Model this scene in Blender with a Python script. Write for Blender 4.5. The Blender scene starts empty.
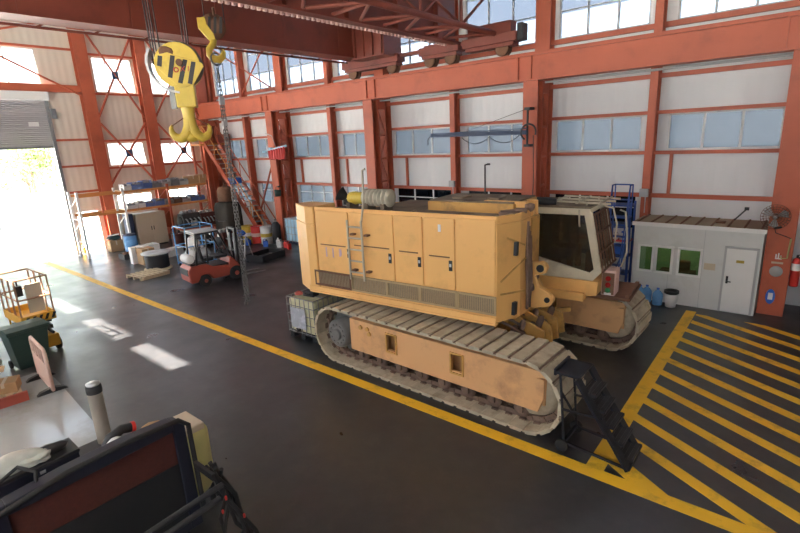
import bpy, bmesh, math, random
from mathutils import Vector, Matrix
R = math.radians
random.seed(7)
SC = bpy.context.scene
COL = SC.collection
ORD = ['first','second','third','fourth','fifth','sixth','seventh','eighth','ninth','tenth','eleventh','twelfth','thirteenth','fourteenth','fifteenth','sixteenth']

# ------------------------------------------------------------------ materials
def mat(name, col, rough=0.6, metal=0.0, var=0.25, scale=3.0, dirt=None, dirt_amt=0.0, dirt_scale=1.2,
        bump=0.0, bump_scale=20.0, spec=0.5, stretch=None):
    m = bpy.data.materials.new(name); m.use_nodes = True
    nt = m.node_tree; N = nt.nodes; L = nt.links
    b = N['Principled BSDF']
    b.inputs['Roughness'].default_value = rough
    b.inputs['Metallic'].default_value = metal
    b.inputs['Specular IOR Level'].default_value = spec
    tc = N.new('ShaderNodeTexCoord'); mp = N.new('ShaderNodeMapping')
    L.new(tc.outputs['Object'], mp.inputs['Vector'])
    if stretch: mp.inputs['Scale'].default_value = stretch
    n = N.new('ShaderNodeTexNoise'); n.inputs['Scale'].default_value = scale; n.inputs['Detail'].default_value = 6
    L.new(mp.outputs[0], n.inputs['Vector'])
    mx = N.new('ShaderNodeMix'); mx.data_type = 'RGBA'
    mx.inputs[6].default_value = tuple(c*(1-var) for c in col)+(1,)
    mx.inputs[7].default_value = tuple(min(1, c*(1+var)) for c in col)+(1,)
    L.new(n.outputs['Fac'], mx.inputs[0])
    out = mx.outputs[2]
    if dirt:
        n2 = N.new('ShaderNodeTexNoise'); n2.inputs['Scale'].default_value = dirt_scale; n2.inputs['Detail'].default_value = 9
        n2.inputs['Roughness'].default_value = 0.65
        L.new(mp.outputs[0], n2.inputs['Vector'])
        rp = N.new('ShaderNodeValToRGB')
        rp.color_ramp.elements[0].position = 0.52; rp.color_ramp.elements[0].color = (0,0,0,1)
        rp.color_ramp.elements[1].position = 0.72; rp.color_ramp.elements[1].color = (dirt_amt,)*3+(1,)
        L.new(n2.outputs['Fac'], rp.inputs[0])
        m2 = N.new('ShaderNodeMix'); m2.data_type = 'RGBA'
        m2.inputs[7].default_value = tuple(dirt)+(1,)
        L.new(rp.outputs[0], m2.inputs[0]); L.new(out, m2.inputs[6]); out = m2.outputs[2]
    L.new(out, b.inputs['Base Color'])
    if bump:
        nb = N.new('ShaderNodeTexNoise'); nb.inputs['Scale'].default_value = bump_scale; nb.inputs['Detail'].default_value = 5
        L.new(mp.outputs[0], nb.inputs['Vector'])
        bp = N.new('ShaderNodeBump'); bp.inputs['Strength'].default_value = bump; bp.inputs['Distance'].default_value = 0.02
        L.new(nb.outputs['Fac'], bp.inputs['Height']); L.new(bp.outputs[0], b.inputs['Normal'])
    return m

def glass(name, tint, trans=0.8, rough=0.05, gloss=0.08, diffuse=None):
    """a pane: partly see-through, partly reflecting, optionally dusty"""
    m = bpy.data.materials.new(name); m.use_nodes = True
    nt = m.node_tree; N = nt.nodes; L = nt.links
    for n in list(N): N.remove(n)
    o = N.new('ShaderNodeOutputMaterial')
    t = N.new('ShaderNodeBsdfTransparent'); t.inputs[0].default_value = tuple(tint)+(1,)
    g = N.new('ShaderNodeBsdfGlossy'); g.inputs['Roughness'].default_value = rough
    mx = N.new('ShaderNodeMixShader'); mx.inputs[0].default_value = gloss
    L.new(t.outputs[0], mx.inputs[1]); L.new(g.outputs[0], mx.inputs[2])
    last = mx
    if diffuse:
        tc = N.new('ShaderNodeTexCoord'); n = N.new('ShaderNodeTexNoise'); n.inputs['Scale'].default_value = 1.3
        L.new(tc.outputs['Object'], n.inputs['Vector'])
        c = N.new('ShaderNodeMix'); c.data_type = 'RGBA'
        c.inputs[6].default_value = tuple(x*0.75 for x in diffuse)+(1,); c.inputs[7].default_value = tuple(diffuse)+(1,)
        L.new(n.outputs['Fac'], c.inputs[0])
        d = N.new('ShaderNodeBsdfDiffuse'); tr = N.new('ShaderNodeBsdfTranslucent')
        L.new(c.outputs[2], d.inputs[0]); L.new(c.outputs[2], tr.inputs[0])
        ad = N.new('ShaderNodeMixShader'); ad.inputs[0].default_value = 0.5
        L.new(d.outputs[0], ad.inputs[1]); L.new(tr.outputs[0], ad.inputs[2])
        m2 = N.new('ShaderNodeMixShader'); m2.inputs[0].default_value = 1-trans
        L.new(mx.outputs[0], m2.inputs[1]); L.new(ad.outputs[0], m2.inputs[2]); last = m2
    L.new(last.outputs[0], o.inputs[0])
    return m

def floor_mat():
    m = mat('dark_shop_floor', (0.029,0.029,0.032), 0.5, 0, 0.45, 3.5, (0.055,0.051,0.05), 0.6, 2.6, 0.05, 11.0, 0.75)
    nt = m.node_tree; N = nt.nodes; L = nt.links; b = N['Principled BSDF']
    n = N.new('ShaderNodeTexNoise'); n.inputs['Scale'].default_value = 1.1; n.inputs['Detail'].default_value = 8
    tc = N.new('ShaderNodeTexCoord'); L.new(tc.outputs['Object'], n.inputs['Vector'])
    mr = N.new('ShaderNodeMapRange'); mr.inputs[1].default_value = 0.3; mr.inputs[2].default_value = 0.7
    mr.inputs[3].default_value = 0.27; mr.inputs[4].default_value = 0.42
    L.new(n.outputs['Fac'], mr.inputs[0]); L.new(mr.outputs[0], b.inputs['Roughness'])
    return m

def corr_mat(name, col, period=0.2, axis=0, rough=0.5, depth=0.03, var=0.1):
    """sheet metal with regular ribs running across one axis"""
    m = mat(name, col, rough, 0, var, 0.7)
    nt = m.node_tree; N = nt.nodes; L = nt.links; b = N['Principled BSDF']
    tc = N.new('ShaderNodeTexCoord'); s = N.new('ShaderNodeSeparateXYZ'); L.new(tc.outputs['Object'], s.inputs[0])
    mu = N.new('ShaderNodeMath'); mu.operation = 'MULTIPLY'; mu.inputs[1].default_value = 2*math.pi/period
    L.new(s.outputs[axis], mu.inputs[0])
    si = N.new('ShaderNodeMath'); si.operation = 'SINE'; L.new(mu.outputs[0], si.inputs[0])
    bp = N.new('ShaderNodeBump'); bp.inputs['Strength'].default_value = 0.6; bp.inputs['Distance'].default_value = depth
    L.new(si.outputs[0], bp.inputs['Height']); L.new(bp.outputs[0], b.inputs['Normal'])
    return m

M = {}
M['floor'] = floor_mat()
M['yellow_paint'] = mat('yellow_floor_paint', (0.80,0.46,0.02), 0.55, 0, 0.1, 2.0, (0.16,0.11,0.04), 0.6, 2.6)
M['slab'] = mat('light_grey_slab', (0.34,0.37,0.375), 0.12, 0, 0.15, 0.8, (0.20,0.19,0.15), 0.6, 0.9, 0.04, 8)
M['concrete'] = mat('pale_concrete', (0.60,0.60,0.59), 0.85, 0, 0.1, 0.4)
M['panel'] = corr_mat('grey_white_wall_sheet', (0.70,0.71,0.72), 0.3, 0, 0.5, 0.008, 0.05)
M['panel_left'] = corr_mat('cream_wall_sheet', (0.72,0.64,0.55), 0.3, 1, 0.55, 0.008, 0.05)
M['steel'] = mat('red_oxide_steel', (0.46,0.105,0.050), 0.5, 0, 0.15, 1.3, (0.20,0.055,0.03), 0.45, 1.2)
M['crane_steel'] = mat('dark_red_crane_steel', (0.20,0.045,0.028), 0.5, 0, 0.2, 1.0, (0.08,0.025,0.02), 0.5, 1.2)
M['white_frame'] = mat('white_window_frame', (0.72,0.72,0.70), 0.5, 0, 0.05)
M['grey_frame'] = mat('grey_window_frame', (0.42,0.43,0.44), 0.5, 0, 0.05)
M['pane_high'] = glass('tinted_high_pane', (0.36,0.385,0.42), gloss=0.04)
M['pane_clear'] = glass('clear_pane', (0.92,0.94,0.95), gloss=0.03)
M['pane_frost'] = glass('dusty_translucent_sheet', (0.22,0.23,0.245), trans=0.45, gloss=0.05, diffuse=(0.25,0.27,0.29))
M['pane_dark'] = glass('dark_pane', (0.04,0.045,0.05), gloss=0.06)
M['pane_shed'] = glass('shed_pane', (0.50,0.55,0.50), gloss=0.06)
M['cab_glass'] = glass('cab_glass', (0.72,0.70,0.64), trans=0.90, gloss=0.04, diffuse=(0.30,0.27,0.22))
M['shutter'] = corr_mat('grey_shutter', (0.42,0.40,0.42), 0.09, 2, 0.5, 0.02)
M['neighbour'] = corr_mat('blue_neighbour_sheet', (0.46,0.54,0.64), 0.35, 0, 0.6, 0.02)
M['roof'] = mat('roof_sheet', (0.34,0.32,0.30), 0.7)
M['excavator'] = mat('worn_excavator_yellow', (0.80,0.45,0.15), 0.45, 0, 0.07, 0.8, (0.50,0.27,0.09), 0.5, 1.6)
M['excavator_dirty'] = mat('dirty_excavator_yellow', (0.58,0.32,0.085), 0.55, 0, 0.15, 1.2, (0.10,0.06,0.035), 0.7, 2.0)
M['dirty_top'] = mat('grime_covered_roof', (0.20,0.155,0.11), 0.9, 0, 0.35, 2.5, (0.07,0.055,0.045), 0.8, 1.5)
M['excavator_frame'] = mat('faded_orange_frame', (0.68,0.38,0.17), 0.55, 0, 0.1, 1.0, (0.28,0.15,0.08), 0.6, 1.8)
M['shoe'] = mat('dusty_track_shoe', (0.46,0.39,0.28), 0.9, 0.0, 0.3, 6.0, (0.22,0.17,0.11), 0.7, 3.5, 0.2, 30)
M['chain'] = mat('rusty_greasy_steel', (0.20,0.125,0.09), 0.75, 0.1, 0.4, 8.0, (0.03,0.025,0.02), 0.8, 4.0)
M['rust'] = mat('brown_rust', (0.17,0.085,0.05), 0.85, 0.1, 0.35, 6.0)
M['grey_steel'] = mat('grey_steel', (0.26,0.27,0.28), 0.5, 0.3, 0.2, 5.0)
M['hub_grey'] = mat('greasy_hub_grey', (0.17,0.165,0.155), 0.6, 0.2, 0.3, 5.0)
M['pale_steel'] = mat('galvanised_steel', (0.48,0.49,0.50), 0.45, 0.4, 0.15, 5.0)
M['black'] = mat('black_paint', (0.018,0.018,0.02), 0.5, 0, 0.2)
M['stair'] = mat('dark_navy_steel', (0.009,0.010,0.016), 0.55, 0, 0.2, 4.0)
M['rubber'] = mat('black_rubber', (0.02,0.02,0.02), 0.8, 0, 0.3)
M['cream'] = mat('dirty_cream_paint', (0.62,0.56,0.42), 0.5, 0, 0.1, 1.5, (0.30,0.24,0.16), 0.5, 3.0)
M['grille'] = mat('tan_grille_mesh', (0.26,0.195,0.12), 0.8, 0.1, 0.25, 40.0)
M['grille_frame'] = mat('tan_grille_frame', (0.40,0.29,0.15), 0.7)
M['ladder_tan'] = mat('dull_tan_ladder', (0.45,0.40,0.30), 0.6)
M['hose'] = mat('beige_grey_duct', (0.50,0.46,0.36), 0.85, 0, 0.2)
M['hook_yellow'] = mat('hook_yellow', (0.62,0.45,0.06), 0.4, 0, 0.1, 4.0, (0.30,0.20,0.04), 0.5, 3.0)
M['rope'] = mat('wire_rope', (0.06,0.055,0.06), 0.6, 0.4, 0.2, 30.0)
M['chain_grey'] = mat('chain_grey', (0.16,0.16,0.155), 0.5, 0.5, 0.2, 30.0)
M['red'] = mat('bright_red', (0.55,0.03,0.025), 0.45)
M['fork_red'] = mat('faded_red_forklift', (0.36,0.075,0.05), 0.45, 0, 0.1, 2.0, (0.25,0.06,0.04), 0.4, 3.0)
M['white'] = mat('white_plastic', (0.74,0.74,0.73), 0.5, 0, 0.05)
M['shed_white'] = mat('grey_white_shed_panel', (0.62,0.63,0.62), 0.5, 0, 0.06, 0.8, (0.42,0.40,0.35), 0.5, 1.0)
M['shed_roof'] = corr_mat('brown_shed_roof', (0.30,0.24,0.17), 0.4, 0, 0.8, 0.02, 0.25)
M['green_wall'] = mat('green_shed_interior', (0.42,0.55,0.28), 0.7)
M['blue'] = mat('strong_blue', (0.03,0.13,0.55), 0.45)
M['bin_blue'] = mat('dusty_blue_bin', (0.11,0.18,0.42), 0.6)
M['ladder_blue'] = mat('ladder_blue', (0.02,0.07,0.30), 0.45)
M['water_blue'] = mat('blue_water_bottle', (0.16,0.38,0.70), 0.2)
M['pale_blue'] = mat('pale_blue_plastic', (0.42,0.66,0.80), 0.35)
M['jib_blue'] = mat('grey_blue_jib', (0.035,0.055,0.11), 0.5)
M['ibc'] = mat('yellowed_tank_plastic', (0.55,0.53,0.33), 0.4, 0, 0.1)
M['ibc_label'] = mat('scuffed_grey_label', (0.36,0.38,0.42), 0.5, 0, 0.2, 6.0, (0.66,0.66,0.74), 0.9, 5.0)
M['wood'] = mat('raw_pallet_wood', (0.52,0.42,0.28), 0.8, 0, 0.2, 4.0, stretch=(1,8,1))
M['carton'] = mat('brown_cardboard', (0.42,0.26,0.13), 0.8, 0, 0.12, 3.0)
M['orange_beam'] = mat('orange_rack_beam', (0.60,0.25,0.07), 0.5, 0, 0.1)
M['beige'] = mat('beige_cabinet', (0.55,0.46,0.34), 0.5, 0, 0.06)
M['bin_green'] = mat('dark_green_bin', (0.025,0.055,0.045), 0.5, 0, 0.15)
M['lift_yellow'] = mat('lift_yellow', (0.68,0.36,0.04), 0.45, 0, 0.12, 3.0)
M['lift_rail'] = mat('dull_orange_rail', (0.36,0.20,0.12), 0.5)
M['barrier'] = mat('faded_pink_barrier', (0.66,0.46,0.38), 0.6, 0, 0.1)
M['navy'] = mat('dark_navy_frame', (0.012,0.014,0.028), 0.5, 0, 0.2)
M['core'] = mat('red_brown_radiator_core', (0.075,0.016,0.010), 0.7, 0, 0.3, 30.0)
M['drum_yellow'] = mat('pale_yellow_tank', (0.50,0.47,0.20), 0.5, 0, 0.15, 3.0)
M['pipe'] = mat('dusty_exhaust_pipe', (0.30,0.26,0.215), 0.7, 0, 0.25, 6.0)
M['rag'] = mat('pale_green_grey_rag', (0.55,0.56,0.50), 0.9, 0, 0.25, 9.0)
M['tarp'] = mat('dark_brown_tarpaulin', (0.035,0.028,0.020), 0.8, 0, 0.4, 3.0)
M['foliage'] = mat('tree_leaves', (0.30,0.38,0.14), 0.7, 0, 0.3, 1.0)
M['bark'] = mat('tree_bark', (0.20,0.15,0.10), 0.9, 0, 0.3)
M['purple'] = mat('faded_violet_marking', (0.50,0.36,0.46), 0.6)
M['sign_yellow'] = mat('yellow_door_plate', (0.50,0.36,0.06), 0.5, 0, 0.3, 40.0)
M['lamp_red'] = mat('red_lamp_lens', (0.45,0.02,0.02), 0.25)
M['lamp_green'] = mat('green_lamp_lens', (0.05,0.25,0.10), 0.25)
M['pinkish'] = mat('pinkish_white_box', (0.60,0.40,0.36), 0.5, 0, 0.1)

# ------------------------------------------------------------------ mesh builder
def frame_of(d):
    d = Vector(d).normalized()
    a = Vector((0,0,1)) if abs(d.z) < 0.9 else Vector((1,0,0))
    x = a.cross(d).normalized(); y = d.cross(x)
    return x, y, d

class MB:
    def __init__(s): s.v = []; s.f = []; s.mi = []; s.sm = []
    def add(s, vs, fs, m=0, smooth=False):
        b = len(s.v); s.v += [tuple(v) for v in vs]
        s.f += [tuple(i+b for i in f) for f in fs]; s.mi += [m]*len(fs); s.sm += [smooth]*len(fs)
        return s
    def box(s, c, d, rz=0, m=0, rot=None):
        x, y, z = d[0]/2, d[1]/2, d[2]/2
        vs = [Vector((i*x, j*y, k*z)) for k in (-1,1) for j in (-1,1) for i in (-1,1)]
        mt = rot if rot is not None else (Matrix.Rotation(rz,3,'Z') if rz else None)
        if mt is not None: vs = [mt @ v for v in vs]
        c = Vector(c)
        return s.add([v+c for v in vs], [(0,2,3,1),(4,5,7,6),(0,1,5,4),(2,6,7,3),(0,4,6,2),(1,3,7,5)], m)
    def bb(s, x0, x1, y0, y1, z0, z1, m=0):
        return s.box(((x0+x1)/2,(y0+y1)/2,(z0+z1)/2), (abs(x1-x0),abs(y1-y0),abs(z1-z0)), m=m)
    def bar(s, p, q, w, h, up=(0,0,1), m=0):
        p, q = Vector(p), Vector(q); d = (q-p).normalized(); up = Vector(up)
        if abs(d.dot(up)) > 0.99: up = Vector((1,0,0))
        x = d.cross(up).normalized()*(w/2); y = x.cross(d).normalized()*(h/2)
        vs = [e+i*x+j*y for e in (p,q) for i,j in ((-1,-1),(1,-1),(1,1),(-1,1))]
        return s.add(vs, [(3,2,1,0),(4,5,6,7),(0,1,5,4),(1,2,6,5),(2,3,7,6),(3,0,4,7)], m)
    def tube(s, p, q, r, n=10, r2=None, m=0, cap=True):
        p, q = Vector(p), Vector(q); r2 = r if r2 is None else r2
        x, y, d = frame_of(q-p)
        vs = []
        for e, rr in ((p,r),(q,r2)):
            for i in range(n):
                t = 2*math.pi*i/n; vs.append(e+(x*math.cos(t)+y*math.sin(t))*rr)
        s.add(vs, [(i,(i+1)%n,n+(i+1)%n,n+i) for i in range(n)], m, True)
        if cap:
            s.add(vs[:n], [tuple(range(n))[::-1]], m); s.add(vs[n:], [tuple(range(n))], m)
        return s
    def path(s, pts, r, n=8, m=0):
        pts = [Vector(p) for p in pts]; rings = []
        px = None
        for k, p in enumerate(pts):
            d = (pts[min(k+1,len(pts)-1)]-pts[max(k-1,0)]).normalized()
            if px is None: px = frame_of(d)[0]
            px = (px - d*px.dot(d)).normalized(); y = d.cross(px)
            rr = r[k] if isinstance(r,(list,tuple)) else r
            rings.append([p+(px*math.cos(2*math.pi*i/n)+y*math.sin(2*math.pi*i/n))*rr for i in range(n)])
        vs = [v for g in rings for v in g]; fs = []
        for k in range(len(pts)-1):
            fs += [(k*n+i,k*n+(i+1)%n,(k+1)*n+(i+1)%n,(k+1)*n+i) for i in range(n)]
        s.add(vs, fs, m, True)
        s.add(rings[0], [tuple(range(n))[::-1]], m); s.add(rings[-1], [tuple(range(n))], m)
        return s
    def prism(s, poly, z0, z1, m=0, T=None):
        """poly in (a,b), extruded along c from z0 to z1; T maps (a,b,c) to xyz"""
        T = T or (lambda a,b,c: (a,b,c)); n = len(poly)
        vs = [T(a,b,z0) for a,b in poly]+[T(a,b,z1) for a,b in poly]
        return s.add(vs, [tuple(range(n))[::-1], tuple(range(n,2*n))]+[(i,(i+1)%n,n+(i+1)%n,n+i) for i in range(n)], m)
    def lathe(s, prof, c=(0,0,0), axis=(0,0,1), n=20, m=0, smooth=True):
        """prof: (radius, height) pairs along axis from c"""
        c = Vector(c); x, y, d = frame_of(axis); vs = []
        for r, h in prof:
            for i in range(n):
                t = 2*math.pi*i/n; vs.append(c+d*h+(x*math.cos(t)+y*math.sin(t))*max(r,1e-4))
        fs = []
        for k in range(len(prof)-1):
            fs += [(k*n+i,k*n+(i+1)%n,(k+1)*n+(i+1)%n,(k+1)*n+i) for i in range(n)]
        s.add(vs, fs, m, smooth)
        s.add(vs[:n], [tuple(range(n))[::-1]], m); s.add(vs[-n:], [tuple(range(n))], m)
        return s
    def ring(s, c, axis, rad, r, n=20, k=8, a0=0, a1=2*math.pi, m=0):
        c = Vector(c); x, y, d = frame_of(axis)
        full = abs(a1-a0) > 6.28
        pts = [c+(x*math.cos(a0+(a1-a0)*i/n)+y*math.sin(a0+(a1-a0)*i/n))*rad for i in range(n+1)]
        return s.path(pts, r, k, m)
    def blob(s, c, rad, seed=0, amp=0.25, sub=2, m=0, squash=1.0):
        bm = bmesh.new(); bmesh.ops.create_icosphere(bm, subdivisions=sub, radius=1)
        rnd = random.Random(seed); ph = [rnd.uniform(0,6.28) for _ in range(6)]; fr = [rnd.uniform(1.5,4.5) for _ in range(6)]
        vs = []
        for v in bm.verts:
            k = 1+amp*(math.sin(v.co.x*fr[0]+ph[0])+math.sin(v.co.y*fr[1]+ph[1])+math.sin(v.co.z*fr[2]+ph[2])+0.6*math.sin(v.co.x*fr[3]*2+v.co.y*fr[4]*2+ph[3]))/3
            rr = rad if isinstance(rad,(tuple,list)) else (rad,rad,rad*squash)
            vs.append(Vector((v.co.x*rr[0],v.co.y*rr[1],v.co.z*rr[2]))*k+Vector(c))
        fs = [tuple(v.index for v in f.verts) for f in bm.faces]; bm.free()
        return s.add(vs, fs, m, True)
    def build(s, name, mats, parent=None, bevel=0.0, loc=None, rz=None):
        me = bpy.data.meshes.new(name)
        me.from_pydata(s.v, [], s.f)
        if not isinstance(mats,(list,tuple)): mats = [mats]
        for m in mats: me.materials.append(M[m] if isinstance(m,str) else m)
        me.polygons.foreach_set('material_index', s.mi)
        me.polygons.foreach_set('use_smooth', s.sm)
        bm = bmesh.new(); bm.from_mesh(me); bmesh.ops.recalc_face_normals(bm, faces=bm.faces); bm.to_mesh(me); bm.free()
        me.update()
        o = bpy.data.objects.new(name, me); COL.objects.link(o)
        if parent: o.parent = parent
        if loc: o.location = loc
        if rz is not None: o.rotation_euler[2] = rz
        if bevel:
            b = o.modifiers.new('edge','BEVEL'); b.width = bevel; b.segments = 2; b.limit_method = 'ANGLE'; b.angle_limit = R(40)
        return o

def tag(o, label, cat, group=None, kind=None):
    o['label'] = label; o['category'] = cat
    if group: o['group'] = group
    if kind: o['kind'] = kind
    return o
def thing(name, label, cat, loc=(0,0,0), rz=0, group=None):
    o = bpy.data.objects.new(name, None); COL.objects.link(o)
    o.empty_display_size = 0.2
    o.location = loc; o.rotation_euler[2] = rz
    return tag(o, label, cat, group)
def struct(o, label, cat):
    return tag(o, label, cat, kind='structure')
def dup(root, loc, rz=None, label=None, group=None):
    r = root.copy(); COL.objects.link(r); r.location = loc
    if rz is not None: r.rotation_euler[2] = rz
    if label: r['label'] = label
    if group: r['group'] = group
    for ch in list(root.children):
        c = ch.copy(); COL.objects.link(c); c.parent = r
        for g in list(ch.children):
            d = g.copy(); COL.objects.link(d); d.parent = c
    return r

# ================================================================== camera
F_PX, YAW, PITCH, ROLL, CAM_H = 490.5, -0.70367, 0.25542, -0.04721, 4.9
fw = Vector((math.sin(YAW)*math.cos(PITCH), math.cos(YAW)*math.cos(PITCH), -math.sin(PITCH)))
rt = Vector((math.cos(YAW), -math.sin(YAW), 0)); up = rt.cross(fw)
c_, s_ = math.cos(ROLL), math.sin(ROLL)
X_, Y_ = rt*c_+up*s_, up*c_-rt*s_
cam = bpy.data.objects.new('camera', bpy.data.cameras.new('camera')); COL.objects.link(cam)
cam.matrix_world = Matrix(((X_.x,Y_.x,-fw.x,0),(X_.y,Y_.y,-fw.y,0),(X_.z,Y_.z,-fw.z,CAM_H),(0,0,0,1)))
cam.data.sensor_width = 36; cam.data.lens = F_PX/800*36; cam.data.clip_end = 500; cam.data.clip_start = 0.05
SC.camera = cam

# ================================================================== the hall
WY, LX, RX, NY, ROOF = 16.5, -28.0, 9.0, -4.0, 12.2
struct(MB().bb(LX,RX,NY,WY,-0.05,0).build('floor','floor'), 'dark worn workshop floor with oil stains', 'floor')
struct(MB().bb(-120,60,-60,70,-0.25,-0.055).build('exterior_ground','concrete'), 'sunlit pale concrete yard beyond the roller door', 'ground')
struct(MB().prism([(-13.3,-3),(-13.3,2.66),(-12.2,2.62),(-9.0,2.42),(-5.9,2.25),(-5.9,-3)],0,0.04).build('floor_slab','slab'), 'glossy light grey painted floor patch under the radiator engine', 'floor')

# yellow floor paint, a few millimetres thick
struct(MB().bb(LX,4.2,6.36,6.6,0,0.004).build('floor_marking','yellow_paint'), 'long straight yellow walkway line running the length of the hall', 'floor marking')
hb = MB()
hb.prism([(-2.1,6.6),(-1.84,6.6),(-1.98,14.6),(-2.22,14.6)],0,0.0045)
k = -0.55
for i in range(17):
    c0 = 7.74+0.67*i; w = 0.115
    def clip(cc):
        xl = -1.95; yl = cc
        if yl > 14.42: xl = -1.95+(14.42-cc)/k; yl = 14.42
        xr = -1.95+(6.6-cc)/k; yr = 6.6
        if xr > 4.0: xr = 4.0; yr = cc+k*(4.0+1.95)
        return (xl,yl),(xr,yr)
    a, b = clip(c0-w); c, d = clip(c0+w)
    if a[0] >= b[0]: continue
    poly = [a,b,d,c]
    if a[0] == -1.95 and c[0] > -1.95: poly = [a,b,d,c,(-1.95,14.42)]
    hb.prism(poly,0.0002,0.0042)
hb.prism([(-1.9,7.12),(-1.60,7.0),(-0.95,6.58),(-1.5,6.58),(-1.9,6.85)],0.0002,0.0042)
struct(hb.build('floor_marking','yellow_paint'), 'yellow diagonal hatched no-parking box on the floor beside the white cabin', 'floor marking')

# ---------------- long wall (Y = 16.5) and its windows
COLX = [-0.45,-7.25,-14.35,-21.05,-27.75]
POSTX = [-0.45,-3.85,-7.25,-10.75,-14.35,-17.55,-21.05,-24.4,-27.75]
WIN_N = [0]
def window(x0,x1,z0,z1,pane,frame,vert,hor,Y=WY,axis='x',label='',fw_=0.05,X=LX):
    WIN_N[0] += 1
    nm = 'window_%d' % WIN_N[0]
    if axis == 'x': P = lambda a,d,z: (a, Y+0.06+d, z)
    else: P = lambda a,d,z: (X-0.06-d, a, z)
    def bx(mb,a0,a1,d0,d1,zz0,zz1):
        p, q = P(a0,d0,zz0), P(a1,d1,zz1)
        mb.bb(min(p[0],q[0]),max(p[0],q[0]),min(p[1],q[1]),max(p[1],q[1]),zz0,zz1)
    f = MB()
    bx(f,x0,x1,-0.04,0.04,z0,z0+fw_); bx(f,x0,x1,-0.04,0.04,z1-fw_,z1)
    bx(f,x0,x0+fw_,-0.04,0.04,z0,z1); bx(f,x1-fw_,x1,-0.04,0.04,z0,z1)
    for i in range(1,vert):
        a = x0+(x1-x0)*i/vert; bx(f,a-fw_*0.6,a+fw_*0.6,-0.03,0.03,z0+fw_,z1-fw_)
    for h in hor: bx(f,x0+fw_,x1-fw_,-0.025,0.025,h-0.02,h+0.02)
    root = thing(nm,label,'window'); root['kind'] = 'structure'
    f.build('window_frame',frame,root)
    g = MB(); bx(g,x0+fw_*0.5,x1-fw_*0.5,-0.006,0.006,z0+fw_*0.5,z1-fw_*0.5)
    g.build('window_pane',pane,root)

bays = [(POSTX[i+1],POSTX[i]) for i in range(len(POSTX)-1)]
holes = []   # (x0,x1,z0,z1)
HI = (7.72,10.4); MID = (4.2,5.24); LOW = (1.75,2.84)
for i,(xa,xb) in enumerate(bays):
    is_col_l = (i % 2 == 1)
    x0, x1 = xa+0.38, xb-0.32
    pos = ORD[i]+' bay from the white cabin end'
    holes.append((x0,x1)+HI); holes.append((x0,x1)+MID)
    window(x0,x1,HI[0],HI[1],'pane_high','grey_frame',3,[8.55,9.5],label='high bluish glazed window above the crane beam, '+pos)
    window(x0,x1,MID[0],MID[1],'pane_frost','white_frame',3,[],label='dusty translucent window strip at mid height of the long wall, '+pos)
    if i >= 1:
        holes.append((x0,x1)+LOW)
        window(x0,x1,LOW[0],LOW[1],'pane_dark' if i in (1,2,3) else 'pane_frost','white_frame',3,[2.45],label='low window with white bars under the long wall rails, '+pos)
def wall_with_holes(name, a0, a1, z0, z1, holes, put, m):
    zs = sorted(set([z0,z1]+[h[2] for h in holes]+[h[3] for h in holes])); mb = MB()
    for zb, zt in zip(zs[:-1],zs[1:]):
        zm = (zb+zt)/2; cut = sorted((h[0],h[1]) for h in holes if h[2] < zm < h[3]); a = a0
        for c, d in cut:
            if c > a+1e-4: put(mb,a,c,zb,zt)
            a = max(a,d)
        if a < a1-1e-4: put(mb,a,a1,zb,zt)
    return mb.build(name,m)
struct(wall_with_holes('wall_back',LX-0.15,RX,0,ROOF,holes,lambda mb,a,b,z,t: mb.bb(a,b,WY,WY+0.12,z,t),'panel'),'long grey white sheet metal wall behind the excavator','wall')

# ---------------- left end wall (X = -28): open roller door and windows
DOOR = (0.6,8.0,0.0,5.3)
lh = [(0.6,8.0,0.0,7.45),(4.4,8.02,8.05,9.6),(10.32,12.2,7.8,9.45),(13.05,14.9,7.8,9.4),(10.32,12.15,4.2,5.35),(13.05,14.8,4.15,5.25),(10.32,12.15,1.75,2.7),(13.05,14.8,1.75,2.7),(8.35,9.3,0,2.05)]
struct(wall_with_holes('wall_left',NY,WY+0.12,0,ROOF,lh,lambda mb,a,b,z,t: mb.bb(LX-0.12,LX,a,b,z,t),'panel_left'),'cream sheet end wall with the open roller door','wall')
ll = ['high bright window above the roller door','high bright window behind the first pair of crossed rods','high bright window behind the lifting hook','bright window over the racking beside the first end column','bright window over the racking between second column and corner','bright low window between the rack shelves beside the first column','bright low window between the rack shelves towards the corner']
for h,lb in zip(lh[1:8],ll): window(h[0],h[1],h[2],h[3],'pane_clear','white_frame',3,[],axis='y',label=lb)
# roller door: curtain half down
d = thing('door_1','grey slatted roller shutter half raised over the bright doorway','door'); d['kind']='structure'
sb = MB()
for i in range(23): sb.bb(LX-0.10,LX-0.06+(0.02 if i%2 else 0),0.6,8.0,5.3+i*0.09,5.3+i*0.09+0.088)
sb.build('shutter_curtain','shutter',d)
MB().bb(LX-0.12,LX-0.03,0.6,8.0,5.2,5.3).build('bottom_rail','grey_steel',d)
MB().bb(LX+0.0,LX+0.32,0.5,8.15,7.34,7.72).build('shutter_box','white',d,0.03)
MB().bb(LX+0.005,LX+0.1,7.98,8.12,0,7.34).build('guide_rail','grey_steel',d)
MB().bb(LX-0.055,LX-0.03,7.2,7.6,6.2,6.4).build('white_notice','white',d)
MB().box((LX+0.14,8.22,6.75),(0.2,0.2,0.45)).build('drive_motor','grey_steel',d)
struct(MB().bb(LX+0.02,LX+0.3,0.3,9.6,7.73,8.05).build('beam','steel'),'red steel lintel beam over the roller shutter','beam')

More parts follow.
